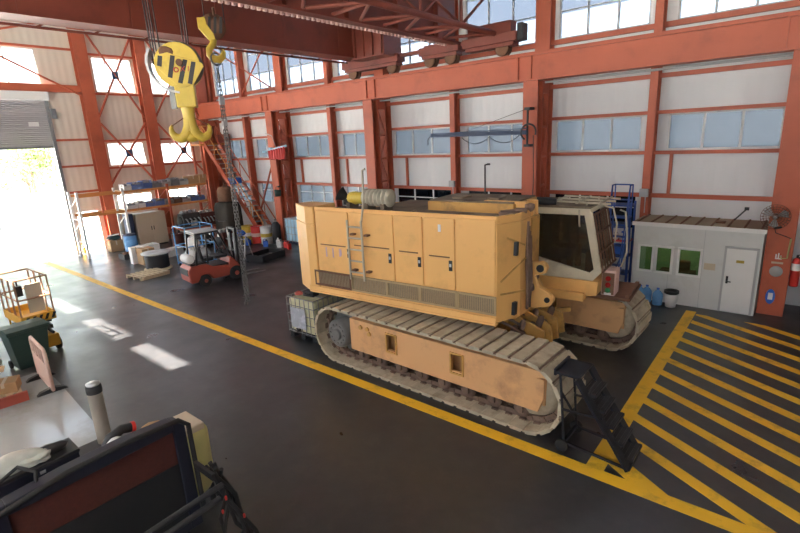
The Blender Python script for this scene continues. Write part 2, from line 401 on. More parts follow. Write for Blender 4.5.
# near side wall, behind the camera, with openings sized for daylight, an added sun blocker, and the other walls
nh = [(-12.95-1.45,-10.75-1.45,9.36,9.95),(-16.4-1.45,-13.7-1.45,9.36,9.95),(-20.05-1.45,-17.6-1.45,9.36,9.95)]  # slits placed to throw the sun patches onto the floor
nh += [(x,x+6.0,3.6,9.0) for x in (-27.4,-20.7,-14.0,-7.3,-0.6)]  # large openings sized for the daylight wanted inside
struct(wall_with_holes('wall_front',LX-0.15,RX,0,ROOF,nh,lambda mb,a,b,z,t: mb.bb(a,b,NY-0.12,NY,z,t),'panel'),'near sheet wall with openings shaped for daylight and sun patches','wall')
struct(MB().bb(LX-2,RX+2,NY-5.4,NY-0.12,9.1,9.25).build('roof_sun_blocker','roof'),'unseen sun blocking slab added outside the near wall','roof')  # unseen slab added to keep direct sun out of the large openings
struct(MB().bb(RX,RX+0.12,NY,WY+0.12,0,ROOF).build('wall_right','panel'),'right end wall of the hall','wall')
struct(MB().bb(LX-0.5,RX+0.3,NY-0.3,WY+0.4,ROOF,ROOF+0.1).build('roof','roof'),'sheet metal roof of the hall','roof')

# ---------------- steel frame
def laced_column(x,label,wid=0.5):
    t = thing('column',label,'column',(x,0,0)); t['kind']='structure'
    a = MB(); a.bb(-wid/2,wid/2,15.32,15.38,0,6.46); a.bb(-wid/2,wid/2,15.66,15.72,0,6.46); a.bb(-0.03,0.03,15.38,15.66,0,6.46)
    a.bb(-wid/2,wid/2,15.38,15.66,-0.0+0.001,0.03)
    a.build('front_leg','steel',t)
    b = MB(); b.bb(-wid/2,wid/2,16.12,16.17,0,ROOF); b.bb(-wid/2,wid/2,16.44,16.49,0,ROOF); b.bb(-0.03,0.03,16.17,16.44,0,ROOF)
    b.build('rear_leg','steel',t)
    l = MB(); z = 0.3; s = 1
    while z < 6.0:
        ya, yb = (15.72,16.12) if s > 0 else (16.12,15.72)
        for sx in (-wid/2+0.04,wid/2-0.04):
            l.bar((sx,ya,z),(sx,yb,z+0.95),0.03,0.08,(1,0,0))
        for sx in (-wid/2+0.04,wid/2-0.04): l.bar((sx,15.72,z),(sx,16.12,z),0.03,0.08)
        z += 0.95; s = -s
    l.bb(-wid/2,wid/2,15.72,16.12,6.1,6.46)
    l.build('lacing','steel',t)
    return t
cl = ['red laced steel column beside the white cabin','red laced steel column behind the excavator cab','red laced steel column behind the rear of the excavator','red laced steel column by the pale blue tank','red laced steel corner column beside the stairs']
for x,lb in zip(COLX,cl): laced_column(x,lb,0.56 if x > -1 else 0.5)
for x,lb in zip([-3.85,-10.75,-17.55,-24.4],['slim red wall post above the white cabin','slim red wall post behind the jib arm','slim red wall post behind the excavator tail','slim red wall post behind the stairs']):
    p = MB(); p.bb(x-0.11,x+0.11,16.1,16.14,0,ROOF); p.bb(x-0.11,x+0.11,16.42,16.46,0,ROOF); p.bb(x-0.02,x+0.02,16.14,16.42,0,ROOF)
    struct(p.build('column','steel'),lb,'column')
TN = [0]
def trim(mb,label,m='steel'):
    TN[0] += 1; return struct(mb.build('trim_%d'%TN[0],m),label,'wall rail')
for z,h,lb in ((2.87,0.12,'lowest red rail along the long wall'),(4.14,0.1,'red rail under the mid windows of the long wall'),(5.29,0.1,'red rail above the mid windows of the long wall'),(7.64,0.14,'red sill rail under the high windows'),(6.3,0.12,'red rail just beneath the crane beam')):
    trim(MB().bb(LX,RX,16.36,16.495,z-h/2,z+h/2),lb)
for x in (-3.3,-13.3,-16.9,-20.2): trim(MB().bb(x-0.04,x+0.04,16.4,16.495,2.93,4.09),'short red upright in the panel at %s' % {-3.3:'the cabin bay',-13.3:'the reel bay',-16.9:'the tail bay',-20.2:'the tank bay'}[x])
# crane runway beam
rb = MB(); rb.bb(LX,RX,15.28,15.72,7.2,7.25); rb.bb(LX,RX,15.28,15.72,6.47,6.52); rb.bb(LX,RX,15.36,15.44,6.52,7.2)
for x in COLX+[-0.9,-7.7,-13.9,-21.5]:
    rb.bb(x-0.02,x+0.02,15.29,15.36,6.52,7.2)
rb.bb(LX,RX,15.46,15.54,7.25,7.33)
struct(rb.build('beam','steel'),'long red crane runway beam along the wall','beam')
rb = MB(); rb.bb(LX,RX,-3.5,-3.1,6.5,7.25); struct(rb.build('beam','steel'),'crane runway beam along the near wall','beam')
struct(MB().tube((LX,15.85,6.42),(RX,15.85,6.42),0.035).build('trim_conduit','grey_frame'),'thin grey conduit under the crane runway beam','conduit')
# left end wall frame
for y,lb in ((9.8,'red column of the end wall beside the roller door'),(12.6,'red column of the end wall behind the lifting hook'),(15.7,'red column in the corner of the end wall')):
    p = MB(); p.bb(LX+0.0,LX+0.05,y-0.28,y+0.28,0,ROOF); p.bb(LX+0.4,LX+0.45,y-0.28,y+0.28,0,ROOF); p.bb(LX+0.05,LX+0.4,y-0.03,y+0.03,0,ROOF)
    struct(p.build('column','steel'),lb,'column')
for y0,y1,z,lb in ((8.1,9.5,5.55,'rail beside the shutter, upper'),(8.1,9.5,4.3,'rail beside the doorway, middle'),(8.1,9.5,3.05,'rail beside the doorway behind the rack'),(10.1,15.4,7.72,'rail under the high end windows'),(10.1,15.4,9.55,'rail above the high end windows'),(10.1,15.4,4.1,'rail under the mid end windows'),(10.1,15.4,5.45,'rail above the mid end windows'),(4,9.5,9.68,'rail above the roller door window')):
    trim(MB().bb(LX+0.0,LX+0.1,y0,y1,z-0.05,z+0.05),'thin red '+lb)
def rods(y0,y1,z0,z1,lb,plate=True):
    mb = MB(); mb.tube((LX+0.3,y0,z0),(LX+0.3,y1,z1),0.055,8); mb.tube((LX+0.34,y0,z1),(LX+0.34,y1,z0),0.055,8)
    o = trim(mb,lb)
    if plate:
        o2 = MB().box((LX+0.37,(y0+y1)/2,(z0+z1)/2),(0.03,0.32,0.36)).build('gusset_plate','jib_blue'); o2.parent = o
rods(10.1,12.3,6.6,10.6,'crossed red bracing rods with a plate over the high window beside the first end column')
rods(12.9,15.4,6.6,10.6,'crossed red bracing rods over the high window by the hook')
rods(10.1,12.3,3.3,6.3,'crossed red bracing rods with a plate over the mid window beside the first end column')
rods(12.9,15.4,3.3,6.3,'crossed red bracing rods over the mid window towards the corner')
trim(MB().tube((LX+0.3,4.6,10.2),(LX+0.3,9.5,7.6),0.045,8),'red bracing rod slanting down above the roller door')
trim(MB().tube((LX+0.3,5.2,9.75),(LX+0.3,9.5,11.0),0.045,8),'red bracing rod slanting up above the roller door')
mb = MB()
mb.tube((-24.6,16.2,7.4),(-21.2,16.2,10.4),0.04,8); mb.tube((-27.6,16.2,10.6),(-21.4,16.2,7.5),0.04,8)
trim(mb,'crossed red bracing rods over the high windows of the corner bay')
mb = MB(); mb.tube((-24.3,16.1,0.4),(-21.2,16.1,5.6),0.05,8); mb.tube((-27.5,16.1,5.6),(-24.5,16.1,0.4),0.05,8)
trim(mb,'crossed red bracing rods behind the stairs')
struct(MB().bb(-27.6,-26.3,16.2,16.34,2.7,5.6).build('trim_panel','crane_steel'),'dark red sheet panel in the corner behind the stairs','panel')

# ================================================================== outside
struct(MB().bb(-45,14,25,27,0,10.3).build('exterior_building','neighbour'),'blue sheet clad shed seen through the high windows','building')
def tree(x,y,h,label,seed):
    t = thing('tree',label,'tree',(x,y,-0.055),0,'trees across the yard')
    rnd = random.Random(seed)
    tr = MB(); tr.path([(0,0,0),(0.1,0.05,h*0.3),(0,0.1,h*0.6),(0.15,0,h*0.85)],[0.22,0.16,0.11,0.04])
    for i in range(5):
        a = rnd.uniform(0,6.28); tr.path([(0,0.05,h*0.4+i*0.25),(math.cos(a)*0.9,math.sin(a)*0.9,h*0.58+i*0.3)],[0.08,0.03],6)
    tr.build('trunk','bark',t)
    cr = MB(); pts = []
    for i in range(9):
        a = rnd.uniform(0,6.28); q = rnd.uniform(0.2,h*0.28); pts.append((math.cos(a)*q,math.sin(a)*q,h*rnd.uniform(0.5,0.95),h*rnd.uniform(0.12,0.2)))
    for (cx,cy,cz,rr) in pts:
        for j in range(170):
            u = Vector((rnd.gauss(0,1),rnd.gauss(0,1),rnd.gauss(0,1))).normalized()*rr*rnd.uniform(0.6,1.05)
            p = Vector((cx,cy,cz))+u; a = Vector((rnd.gauss(0,1),rnd.gauss(0,1),rnd.gauss(0,1))).normalized()*0.16; b = a.orthogonal().normalized()*0.09
            cr.add([p-a,p+b,p+a,p-b],[(0,1,2,3)])
    cr.build('foliage','foliage',t)
for i,(x,y,h,lb) in enumerate([(-47,5.2,6.5,'green tree seen through the doorway nearest the yard pole'),(-50,8.2,7.5,'tall green tree in the middle of the doorway view'),(-46,11.2,6.0,'green tree partly hidden by the door jamb'),(-56,6.5,8.0,'pale green tree farthest back across the yard'),(-53,12.5,7.0,'green tree behind the far door jamb')]): tree(x,y,h,lb,i+3)
def outbox(loc,d,label,m):
    t = thing('storage_container',label,'container',loc,0,'containers in the yard')
    b = MB(); b.bb(-d[0]/2,d[0]/2,-d[1]/2,d[1]/2,0.06,d[2])
    for i in range(int(d[1]/0.3)): b.bb(d[0]/2,d[0]/2+0.03,-d[1]/2+i*0.3+0.05,-d[1]/2+i*0.3+0.2,0.2,d[2]-0.15)
    b.build('shell',m,t)
    for sx in (-1,1):
        for sy in (-1,1): MB().box((sx*d[0]/2,sy*d[1]/2,d[2]/2+0.03),(0.14,0.14,d[2]+0.06)).build('corner_post','grey_steel',t)
outbox((-42,9.6,-0.055),(2.4,3.0,2.3),'white container in the sunlit yard near the door jamb','white')
outbox((-43.5,4.4,-0.055),(2.4,5.5,1.6),'low pale container in the yard beyond the shutter','concrete')
t = thing('bollard','small yellow bollard standing at the doorway jamb','bollard',(-27.72,8.25,0))
MB().lathe([(0.08,0),(0.08,0.42),(0.05,0.47),(0.0,0.48)]).build('post','lift_yellow',t); MB().lathe([(0.13,0),(0.13,0.03)]).build('base_plate','grey_steel',t)

# ================================================================== overhead travelling crane
cr = thing('overhead_crane','dark red overhead bridge crane spanning the hall above the excavator','crane',(0,0,0))
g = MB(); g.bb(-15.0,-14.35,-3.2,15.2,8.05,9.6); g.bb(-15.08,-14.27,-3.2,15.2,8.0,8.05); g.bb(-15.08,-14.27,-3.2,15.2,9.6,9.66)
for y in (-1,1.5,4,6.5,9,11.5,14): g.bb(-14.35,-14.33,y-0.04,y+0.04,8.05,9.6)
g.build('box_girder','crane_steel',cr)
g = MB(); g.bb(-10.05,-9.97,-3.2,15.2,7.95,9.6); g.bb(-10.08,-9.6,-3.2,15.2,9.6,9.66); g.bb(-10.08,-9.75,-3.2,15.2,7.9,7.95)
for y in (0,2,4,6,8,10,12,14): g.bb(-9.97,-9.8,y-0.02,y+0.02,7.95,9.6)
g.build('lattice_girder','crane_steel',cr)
# walkway with mesh floor beside far girder
w = MB(); w.bb(-15.95,-15.1,-2.3,15,8.28,8.34)
for i in range(115): w.bb(-15.97,-15.93,-2.2+i*0.15,-2.13+i*0.15,8.2,8.42)
w.build('walkway','pinkish',cr)
w = MB(); w.tube((-16.0,-3,8.12),(-16.0,15,8.12),0.045,8); w.build('conductor_rail','white',cr)
w = MB()
w.tube((-15.2,-3,7.95),(-15.2,15.2,7.95),0.035,8)
for i in range(14): w.tube((-15.2,-2+i*1.3,7.95),(-15.05,-1.4+i*1.3,8.25),0.025,6)
w.build('cable_track','crane_steel',cr)
# lattice side frame of the near girder, braced underneath
w = MB()
for i in range(112): w.bb(-10.16,-10.09,-3+i*0.16,-2.92+i*0.16,7.84,8.0)
w.bb(-10.14,-10.08,-3,14.95,7.9,7.95)
w.build('toothed_rail','pinkish',cr)
w = MB(); w.tube((-8.5,-3,8.02),(-8.5,15.2,8.02),0.085,10); w.tube((-8.5,-3,9.4),(-8.5,15.2,9.4),0.06,8); w.build('lattice_chord','crane_steel',cr)
w = MB()
for i in range(9):
    y = -2.3+i*1.95
    w.tube((-8.5,y,8.02),(-8.5,y,9.4),0.05,6); w.tube((-8.5,y,8.02),(-8.5,y+1.95,9.4),0.045,6); w.tube((-8.5,y+1.95,8.02),(-9.8,y+1.0,7.98),0.05,6); w.tube((-8.5,y,8.02),(-9.8,y+1.0,7.98),0.05,6)
    w.tube((-8.5,y,8.02),(-9.9,y,9.3),0.045,6); w.tube((-8.5,y,9.4),(-9.9,y,9.5),0.045,6); w.tube((-8.5,y,8.02),(-9.8,y,7.98),0.05,6)
w.build('lattice_bracing','crane_steel',cr)
# tall ribbed end box of the far girder
w = MB(); w.bb(-14.35,-12.75,14.7,15.7,7.95,9.3)
for x in (-14.2,-13.75,-13.3,-12.85): w.bb(x-0.03,x+0.03,14.62,14.7,7.95,9.3)
w.bb(-14.4,-12.7,14.6,15.72,9.3,9.36); w.bb(-14.4,-12.7,14.6,15.72,7.9,7.95)
w.build('end_box','crane_steel',cr)
for (x0,x1,nm) in ((-15.6,-12.6,'a'),(-11.6,-9.9,'c'),(-9.75,-7.75,'b')):
    e = MB(); e.bb(x0,x1,15.26,15.74,7.72,8.0); e.bb(x0+0.2,x1-0.2,15.3,15.7,8.0,8.35 if nm=='b' else 8.06); e.bb(x0+0.1,x1-0.1,15.3,15.7,7.6,7.72); e.build('end_carriage','crane_steel',cr,0.02)
e = MB(); e.bb(-12.6,-9.75,15.4,15.6,7.86,7.98); e.build('tie_bar','crane_steel',cr)
e = MB(); e.bb(-15.6,-7.75,-3.5,-3.1,7.55,8.1); e.build('end_carriage','crane_steel',cr)
for x in (-15.1,-13.0,-11.2,-10.3,-8.3):
    wl = MB(); wl.lathe([(0.16,-0.13),(0.24,-0.13),(0.24,-0.07),(0.2,-0.07),(0.2,0.07),(0.24,0.07),(0.24,0.13),(0.16,0.13)],(x,15.5,7.56),(0,1,0),20); wl.build('wheel','rust',cr)
MB().bb(-7.75,-7.55,15.32,15.68,7.72,8.22).build('buffer','black',cr,0.02)
# hoist trolley on top of the girders
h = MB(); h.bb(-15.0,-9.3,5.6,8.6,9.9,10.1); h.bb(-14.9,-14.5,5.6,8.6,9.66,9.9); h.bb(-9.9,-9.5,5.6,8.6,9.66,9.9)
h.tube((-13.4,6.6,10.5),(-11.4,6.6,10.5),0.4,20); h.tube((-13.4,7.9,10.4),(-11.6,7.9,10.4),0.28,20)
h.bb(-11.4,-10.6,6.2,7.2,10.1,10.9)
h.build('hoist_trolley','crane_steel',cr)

# ---------------- main hook block
hk = thing('hook_block','large yellow hook block with black stripes hanging from the crane','hook block',(-12.4,6.62,5.03),R(-35))
# local: x = facing, y = sideways, z up ; origin at hook bottom
TP = lambda a,b,c: (c,a,b)
pl = MB()
hexa = [(-.47,1.72),(-.14,1.38),(.24,1.36),(.54,1.80),(.50,1.88),(-.05,2.04),(-.24,2.12),(-.48,2.06)]
disc = [(-0.06+0.52*math.cos(i*math.pi/14),1.84+0.52*math.sin(i*math.pi/14)) for i in range(28)]
pl.prism(disc,0.20,0.25,0,TP); pl.prism(hexa,0.25,0.29,0,TP); pl.prism(disc,-0.29,-0.24,0,TP)
pl.build('cheek_plate','hook_yellow',hk,0.008)
for (ya,za,yb,zb) in ((-.13,2.055,-.26,1.54),(.14,1.96,-.05,1.41),(.32,1.91,.17,1.39),(-.41,2.05,-.46,1.80)):
    st = MB(); w_ = 0.05; st.prism([(ya-w_,za),(ya+w_,za-0.02),(yb+w_,zb-0.01),(yb-w_,zb+0.02)],0.291,0.296,0,TP); st.build('black_stripe','black',hk)
lg = MB()  # worn red marking on the plate, not legible
lg.ring((0.299,-0.10,1.72),(1,0,0),0.05,0.012,12,6); lg.bar((0.299,0.0,1.68),(0.299,0.10,1.80),0.012,0.03,(1,0,0)); lg.bar((0.299,0.10,1.68),(0.299,0.0,1.80),0.012,0.03,(1,0,0)); lg.bar((0.299,0.17,1.68),(0.299,0.19,1.80),0.012,0.03,(1,0,0))
lg.build('red_lettering','red',hk)
MB().blob((0.24,-0.28,2.14),(0.03,0.16,0.14),3,0.2).build('grease_patch','rust',hk)
sv = MB()
for x in (-0.17,-0.02,0.13): sv.lathe([(0.1,-0.055),(0.5,-0.055),(0.43,-0.02),(0.43,0.02),(0.5,0.055),(0.1,0.055)],(x,0.0,1.88),(1,0,0),28)
sv.build('sheave','grey_steel',hk)
MB().tube((-0.36,0,1.88),(0.37,0,1.88),0.08,16).build('axle','rust',hk)
gd = MB()
for i in range(8):
    a = R(150+i*14); a2 = R(150+(i+1)*14); r_ = 0.78
    gd.add([(-0.25,math.cos(a)*r_,1.88+math.sin(a)*r_*0.9),(0.22,math.cos(a)*r_,1.88+math.sin(a)*r_*0.9),(0.22,math.cos(a2)*r_,1.88+math.sin(a2)*r_*0.9),(-0.25,math.cos(a2)*r_,1.88+math.sin(a2)*r_*0.9),
            (-0.25,math.cos(a)*r_*.93,1.88+math.sin(a)*r_*.84),(0.22,math.cos(a)*r_*.93,1.88+math.sin(a)*r_*.84),(0.22,math.cos(a2)*r_*.93,1.88+math.sin(a2)*r_*.84),(-0.25,math.cos(a2)*r_*.93,1.88+math.sin(a2)*r_*.84)],
           [(0,1,2,3),(7,6,5,4),(0,4,5,1),(2,6,7,3),(1,5,6,2),(0,3,7,4)])
gd.build('sheave_guard','pale_steel',hk)
cb = MB(); cb.bb(-0.2,0.2,-0.22,0.24,0.86,1.42); cb.build('crosshead','hook_yellow',hk,0.03)
MB().bb(-0.12,0.12,-0.36,-0.24,0.84,1.36).build('safety_bracket','grey_steel',hk)
hc = MB()
hc.lathe([(0.13,0.30),(0.14,0.6),(0.17,0.9)],(0,0,0),(0,0,1),18)
def ramshorn(sg):
    P = [(0,0,0.70),(0,sg*0.03,0.40),(0,sg*0.12,0.20),(0,sg*0.26,0.12),(0,sg*0.38,0.16),(0,sg*0.45,0.26),(0,sg*0.46,0.38),(0,sg*0.42,0.46)]
    hc.path(P,[0.14,0.14,0.14,0.12,0.10,0.075,0.05,0.025],12)
ramshorn(1); ramshorn(-1); hc.blob((0,0,0.16),(0.13,0.2,0.14),3,0.05)
hc.build('ramshorn_hook','hook_yellow',hk)
lt = MB()
for sg in (1,-1): lt.bar((0.05,sg*0.44,0.42),(0.03,sg*0.12,0.62),0.02,0.05,(1,0,0))
lt.build('safety_latch','rust',hk)
for i,(px,py) in enumerate([(-0.2,-0.66),(-0.05,-0.58),(0.12,-0.50),(0.1,-0.42),(-0.1,0.10),(-0.02,0.18),(0.1,0.24)]):
    MB().tube((px,py,1.9),(px*1.2,py*1.08,4.95),0.016,6).build('wire_rope','rope',hk)
# ---------------- auxiliary hook
ah = thing('auxiliary_hook','small yellow auxiliary crane hook with striped sheave holding the chain','hook block',(-12.6,7.72,7.14),R(-35))
b = MB(); b.lathe([(0.12,-0.09),(0.31,-0.09),(0.26,-0.03),(0.26,0.03),(0.31,0.09),(0.12,0.09)],(0,0.03,0.80),(1,0,0),24); b.build('sheave','rust',ah)
b = MB()
for i in range(3):
    y = -0.08+i*0.14; b.prism([(y-0.035,0.62),(y+0.035,0.62),(y+0.09,1.02),(y+0.02,1.02)],0.10,0.106,0,TP)
b.build('black_stripe','black',ah)
b = MB()
for x in (-0.13,0.1): b.prism([(-0.30,0.98),(-0.34,0.76),(-0.12,0.48),(0.06,0.46),(0.02,0.62),(-0.12,0.84),(-0.14,1.02)],x,x+0.03,0,TP)
b.bb(-0.1,0.1,-0.34,-0.16,0.74,1.0); b.build('cheek_plate','hook_yellow',ah,0.01)
b = MB(); b.path([(0,0,0.5),(0,-0.03,0.38),(0,-0.14,0.26),(0,-0.15,0.12),(0,-0.06,0.02),(0,0.07,0.0),(0,0.18,0.07),(0,0.21,0.18),(0,0.19,0.25)],[0.08,0.09,0.085,0.09,0.1,0.1,0.08,0.055,0.03],12); b.build('hook','hook_yellow',ah)
MB().bar((0.02,0.2,0.2),(0.02,-0.02,0.36),0.02,0.05,(1,0,0)).build('safety_latch','rust',ah)
for px in (-0.04,0.05): MB().tube((px,0.33 if px>0 else -0.17,0.85),(px,0.3 if px>0 else -0.15,3.1),0.014,6).build('wire_rope','rope',ah)
b = MB(); b.ring((0,0.08,1.14),(0,1,0),0.1,0.03,14,8); b.build('top_shackle','rust',ah)
# ---------------- chain sling hanging from the auxiliary hook
cs = thing('chain_sling','long grey two leg chain sling hanging from the auxiliary hook to the floor','chain',(-12.6,7.72,0.25))
b = MB(); b.ring((0,0.0,6.9),(1,0,0),0.15,0.025,16,8); b.build('master_link','chain_grey',cs)
def chain(mb,p,q,pitch=0.085,lw=0.032,r=0.011):
    p, q = Vector(p), Vector(q); n = int((q-p).length/pitch); d = (q-p)/n
    for i in range(n):
        a = p+d*(i-0.18); e = p+d*(i+1.18); s = Vector((1,0,0)) if i%2 else Vector((0,1,0))
        mb.path([a,a+d*0.2+s*lw,e-d*0.2+s*lw,e,e-d*0.2-s*lw,a+d*0.2-s*lw,a],r,5)
for sy,zb in ((-0.035,0.0),(0.035,0.1)):
    b = MB(); chain(b,(0,0,6.76),(0,sy,5.9),0.1,0.03,0.011); chain(b,(0,sy,5.9),(0,sy*1.3,zb+0.15),0.1,0.03,0.011); b.build('chain_leg','chain_grey',cs)
    b = MB(); b.bb(-0.04,0.04,sy-0.035,sy+0.035,5.75,5.95); b.bb(-0.04,0.04,sy-0.035,sy+0.035,5.15+sy,5.35+sy); b.build('shortening_clutch','pale_steel',cs)
    b = MB(); b.ring((0,sy*1.3,zb+0.09),(1,0,0),0.06,0.018,12,6,R(20),R(300)); b.build('end_hook','chain_grey',cs)

# ================================================================== crawler excavator
ex = thing('crawler_excavator','huge worn yellow crawler excavator without its boom standing on dusty tracks','excavator',(-6,9.4,0))
HZ, TZ = R(4.7), R(-1.0)
def H(mb,name,m,parent=None,bevel=0.0):
    return mb.build(name,m,parent or ex,bevel,rz=HZ if parent is None else None)
# ---- tracks
def track(vo, inner):
    """vo: v of the outer edge; inner: +1 if the belt extends to +v"""
    r, zc, ua, ub = 0.62, 0.66, -1.85, 2.80
    v0, v1 = sorted((vo, vo+inner*1.0))
    per = 2*(ub-ua)+2*math.pi*r; n = 48; pitch = per/n
    def pt(s):
        s %= per
        L = ub-ua
        if s < L: return (ua+s, zc+r, 0.0)
        s -= L
        if s < math.pi*r: a = s/r; return (ub+math.sin(a)*r, zc+math.cos(a)*r, a)
        s -= math.pi*r
        if s < L: return (ub-s, zc-r, math.pi)
        s -= L; a = math.pi+s/r
        return (ua+math.sin(a)*r, zc+math.cos(a)*r, a)
    belt = MB(); strands = (MB(), MB())
    for i in range(n):
        u, z, a = pt((i+0.5)*pitch)
        if math.pi*0.98 < a < math.pi*1.02 or a == math.pi: z += 0.0
        rot = Matrix.Rotation(a,3,'Y')
        def off(du,dz): 
            v = rot @ Vector((du,0,dz)); return (u+v.x,(v0+v1)/2,z+v.z)
        belt.box(off(0,-0.005),(pitch*0.97,1.0,0.03),rot=rot)
        belt.box(off(-pitch*0.02,0.028),(pitch*0.74,1.0,0.036),rot=rot)
        belt.box(off(pitch*0.42,0.016),(pitch*0.10,0.99,0.012),m=1,rot=rot)  # dark strip paints in the groove shade between pads, along with packed grease
        for st_, vv in zip(strands,((v0+v1)/2-0.13,(v0+v1)/2+0.13)):
            v = rot @ Vector((0,0,-0.07)); st_.box((u+v.x,vv,z+v.z),(pitch*0.8,0.07,0.11),rot=rot)
            v = rot @ Vector((pitch*0.5,0,-0.09)); st_.box((u+v.x,vv,z+v.z),(0.1,0.13,0.09),rot=rot)
            v = rot @ Vector((0,0,-0.02)); st_.box((u+v.x,vv,z+v.z),(0.12,0.22,0.05),rot=rot)
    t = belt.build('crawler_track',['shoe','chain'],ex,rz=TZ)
    for st_ in strands: st_.build('track_chain','chain',t)
    vc = (v0+v1)/2
    f = MB()
    T = lambda a,b,c: (a,c,b)
    # box frame with recesses left open in its visible face
    for sgn in (-1,1):
        y0, y1 = (vc-0.36,vc-0.30) if sgn < 0 else (vc+0.30,vc+0.36)
        f.prism([(-1.45,0.98),(2.90,0.98),(3.10,1.04),(3.10,1.14),(-1.45,1.12)],y0,y1,0,T)
        f.prism([(-1.45,0.39),(3.0,0.39),(3.10,0.66),(-1.45,0.64)],y0,y1,0,T)
        us = [-1.45,-0.34,-0.10,1.28,1.52,3.10]
        for a, b in ((us[0],us[1]),(us[2],us[3]),(us[4],us[5])): f.bb(a,b,y0,y1,0.63,1.0)
    f.bb(-1.45,2.9,vc-0.30,vc+0.30,1.08,1.12); f.bb(-1.45,2.9,vc-0.30,vc+0.30,0.46,0.5)
    f.bb(-1.45,2.9,vc-0.05,vc+0.05,0.5,1.08); f.bb(3.05,3.10,vc-0.30,vc+0.30,0.5,1.08); f.bb(-1.45,-1.4,vc-0.30,vc+0.30,0.5,1.08)
    f.build('track_frame','excavator_frame',t,0.01)
    for a in (-0.34,1.28):
        for sgn in (-1,1):
            y = vc+sgn*0.37; w = MB()
            w.bb(a-0.03,a+0.0,y-0.02,y+0.02,0.60,1.03); w.bb(a+0.24,a+0.27,y-0.02,y+0.02,0.60,1.03); w.bb(a,a+0.24,y-0.02,y+0.02,0.60,0.63); w.bb(a,a+0.24,y-0.02,y+0.02,1.0,1.03)
            w.build('recess_rim','excavator_dirty',t)
    for dv in (-0.365,0.365):
        for a,z in ((-1.1,0.98),(-0.9,0.98),(-0.85,0.88)):
            w = MB(); w.lathe([(0.05,-0.03),(0.05,0.03)],(a,vc+dv,z),(0,1,0),10); w.build('pipe_stub','excavator_dirty',t)
    for i in range(8):
        a = -1.2+i*0.55
        q = MB(); q.lathe([(0.08,-0.26),(0.15,-0.24),(0.15,-0.18),(0.11,-0.16),(0.11,0.16),(0.15,0.18),(0.15,0.24),(0.08,0.26)],(a,vc,0.27),(0,1,0),16)
        for dv in (-0.27,0.27): q.bb(a-0.05,a+0.05,vc+dv-0.04,vc+dv+0.04,0.24,0.47)
        q.build('track_roller','chain',t)
    q = MB(); n = 18; prof = []
    for i in range(n*2):
        a = 2*math.pi*i/(n*2); rr = 0.53 if i%2 else 0.44; prof.append((ua+math.cos(a)*rr, zc+math.sin(a)*rr))
    q.prism(prof,vc-0.06,vc+0.06,0,T)
    q.lathe([(0.28,-0.40),(0.33,-0.36),(0.33,0.3),(0.3,0.34)],(ua,vc,zc),(0,1,0),24)
    q.lathe([(0.12,-0.45),(0.14,-0.42),(0.14,0)],(ua,vc,zc),(0,1,0),16)
    for i in range(12):
        a = 2*math.pi*i/12; q.lathe([(0.025,-0.42),(0.025,-0.38)],(ua+math.cos(a)*0.22,vc,zc+math.sin(a)*0.22),(0,1,0),8)
    q.build('drive_sprocket','hub_grey',t)
    q = MB(); q.lathe([(0.1,-0.3),(0.42,-0.24),(0.50,-0.1),(0.50,0.1),(0.42,0.24),(0.1,0.3)],(ub,vc,zc),(0,1,0),28)
    q.build('idler_wheel','shoe',t)
track(-2.55,1); track(2.52,-1)
# ---- undercarriage between the tracks
q = MB(); q.bb(-1.3,1.3,-1.4,1.4,0.55,1.0); q.bb(-0.9,-0.4,-1.9,1.9,0.6,0.95); q.bb(0.6,1.1,-1.9,1.9,0.6,0.95)
q.build('car_body','excavator_dirty',ex,0.02,rz=TZ)
q = MB(); q.lathe([(0.9,1.0),(1.05,1.05),(1.05,1.3),(0.95,1.34)],(0,0,0),(0,0,1),36); q.build('slew_ring','chain',ex)
q = MB()   # front bracket with hydraulic blocks seen between the tracks
for v in (-0.85,-0.45,-0.05,0.35): q.prism([(1.25,0.62),(2.1,0.55),(2.25,0.62),(2.2,1.05),(1.6,1.30),(1.25,1.32)],v,v+0.06,0,lambda a,b,c:(a,c,b))
q.bb(1.3,1.4,-1.2,0.7,0.7,1.2); q.bar((1.3,-1.2,1.12),(1.7,-0.3,1.34),0.1,0.12); q.bar((1.5,0.1,1.05),(2.3,0.55,1.1),0.08,0.1)
q.build('front_bracket','excavator_dirty',ex,0.01,rz=HZ)
q = MB()
for i in range(9): q.lathe([(0.05,0),(0.07,0.05),(0.07,0.35),(0.04,0.4)],(1.55+0.12*(i%4),-1.05+i*0.17,0.75+0.1*(i%2)),(0.3,0.2,1),10)
for i in range(7): q.path([(1.2,-1.2+i*0.25,1.3),(1.6,-1.2+i*0.25,1.2),(1.9,-1.0+i*0.25,0.95),(1.7,-0.9+i*0.25,0.65)],0.03,8)
for i in range(5): q.blob((1.75+0.1*(i%3),-0.95+i*0.36,0.95),(0.12,0.1,0.14),i,0.3,1)
q.build('hydraulic_hose','chain',ex,rz=HZ)
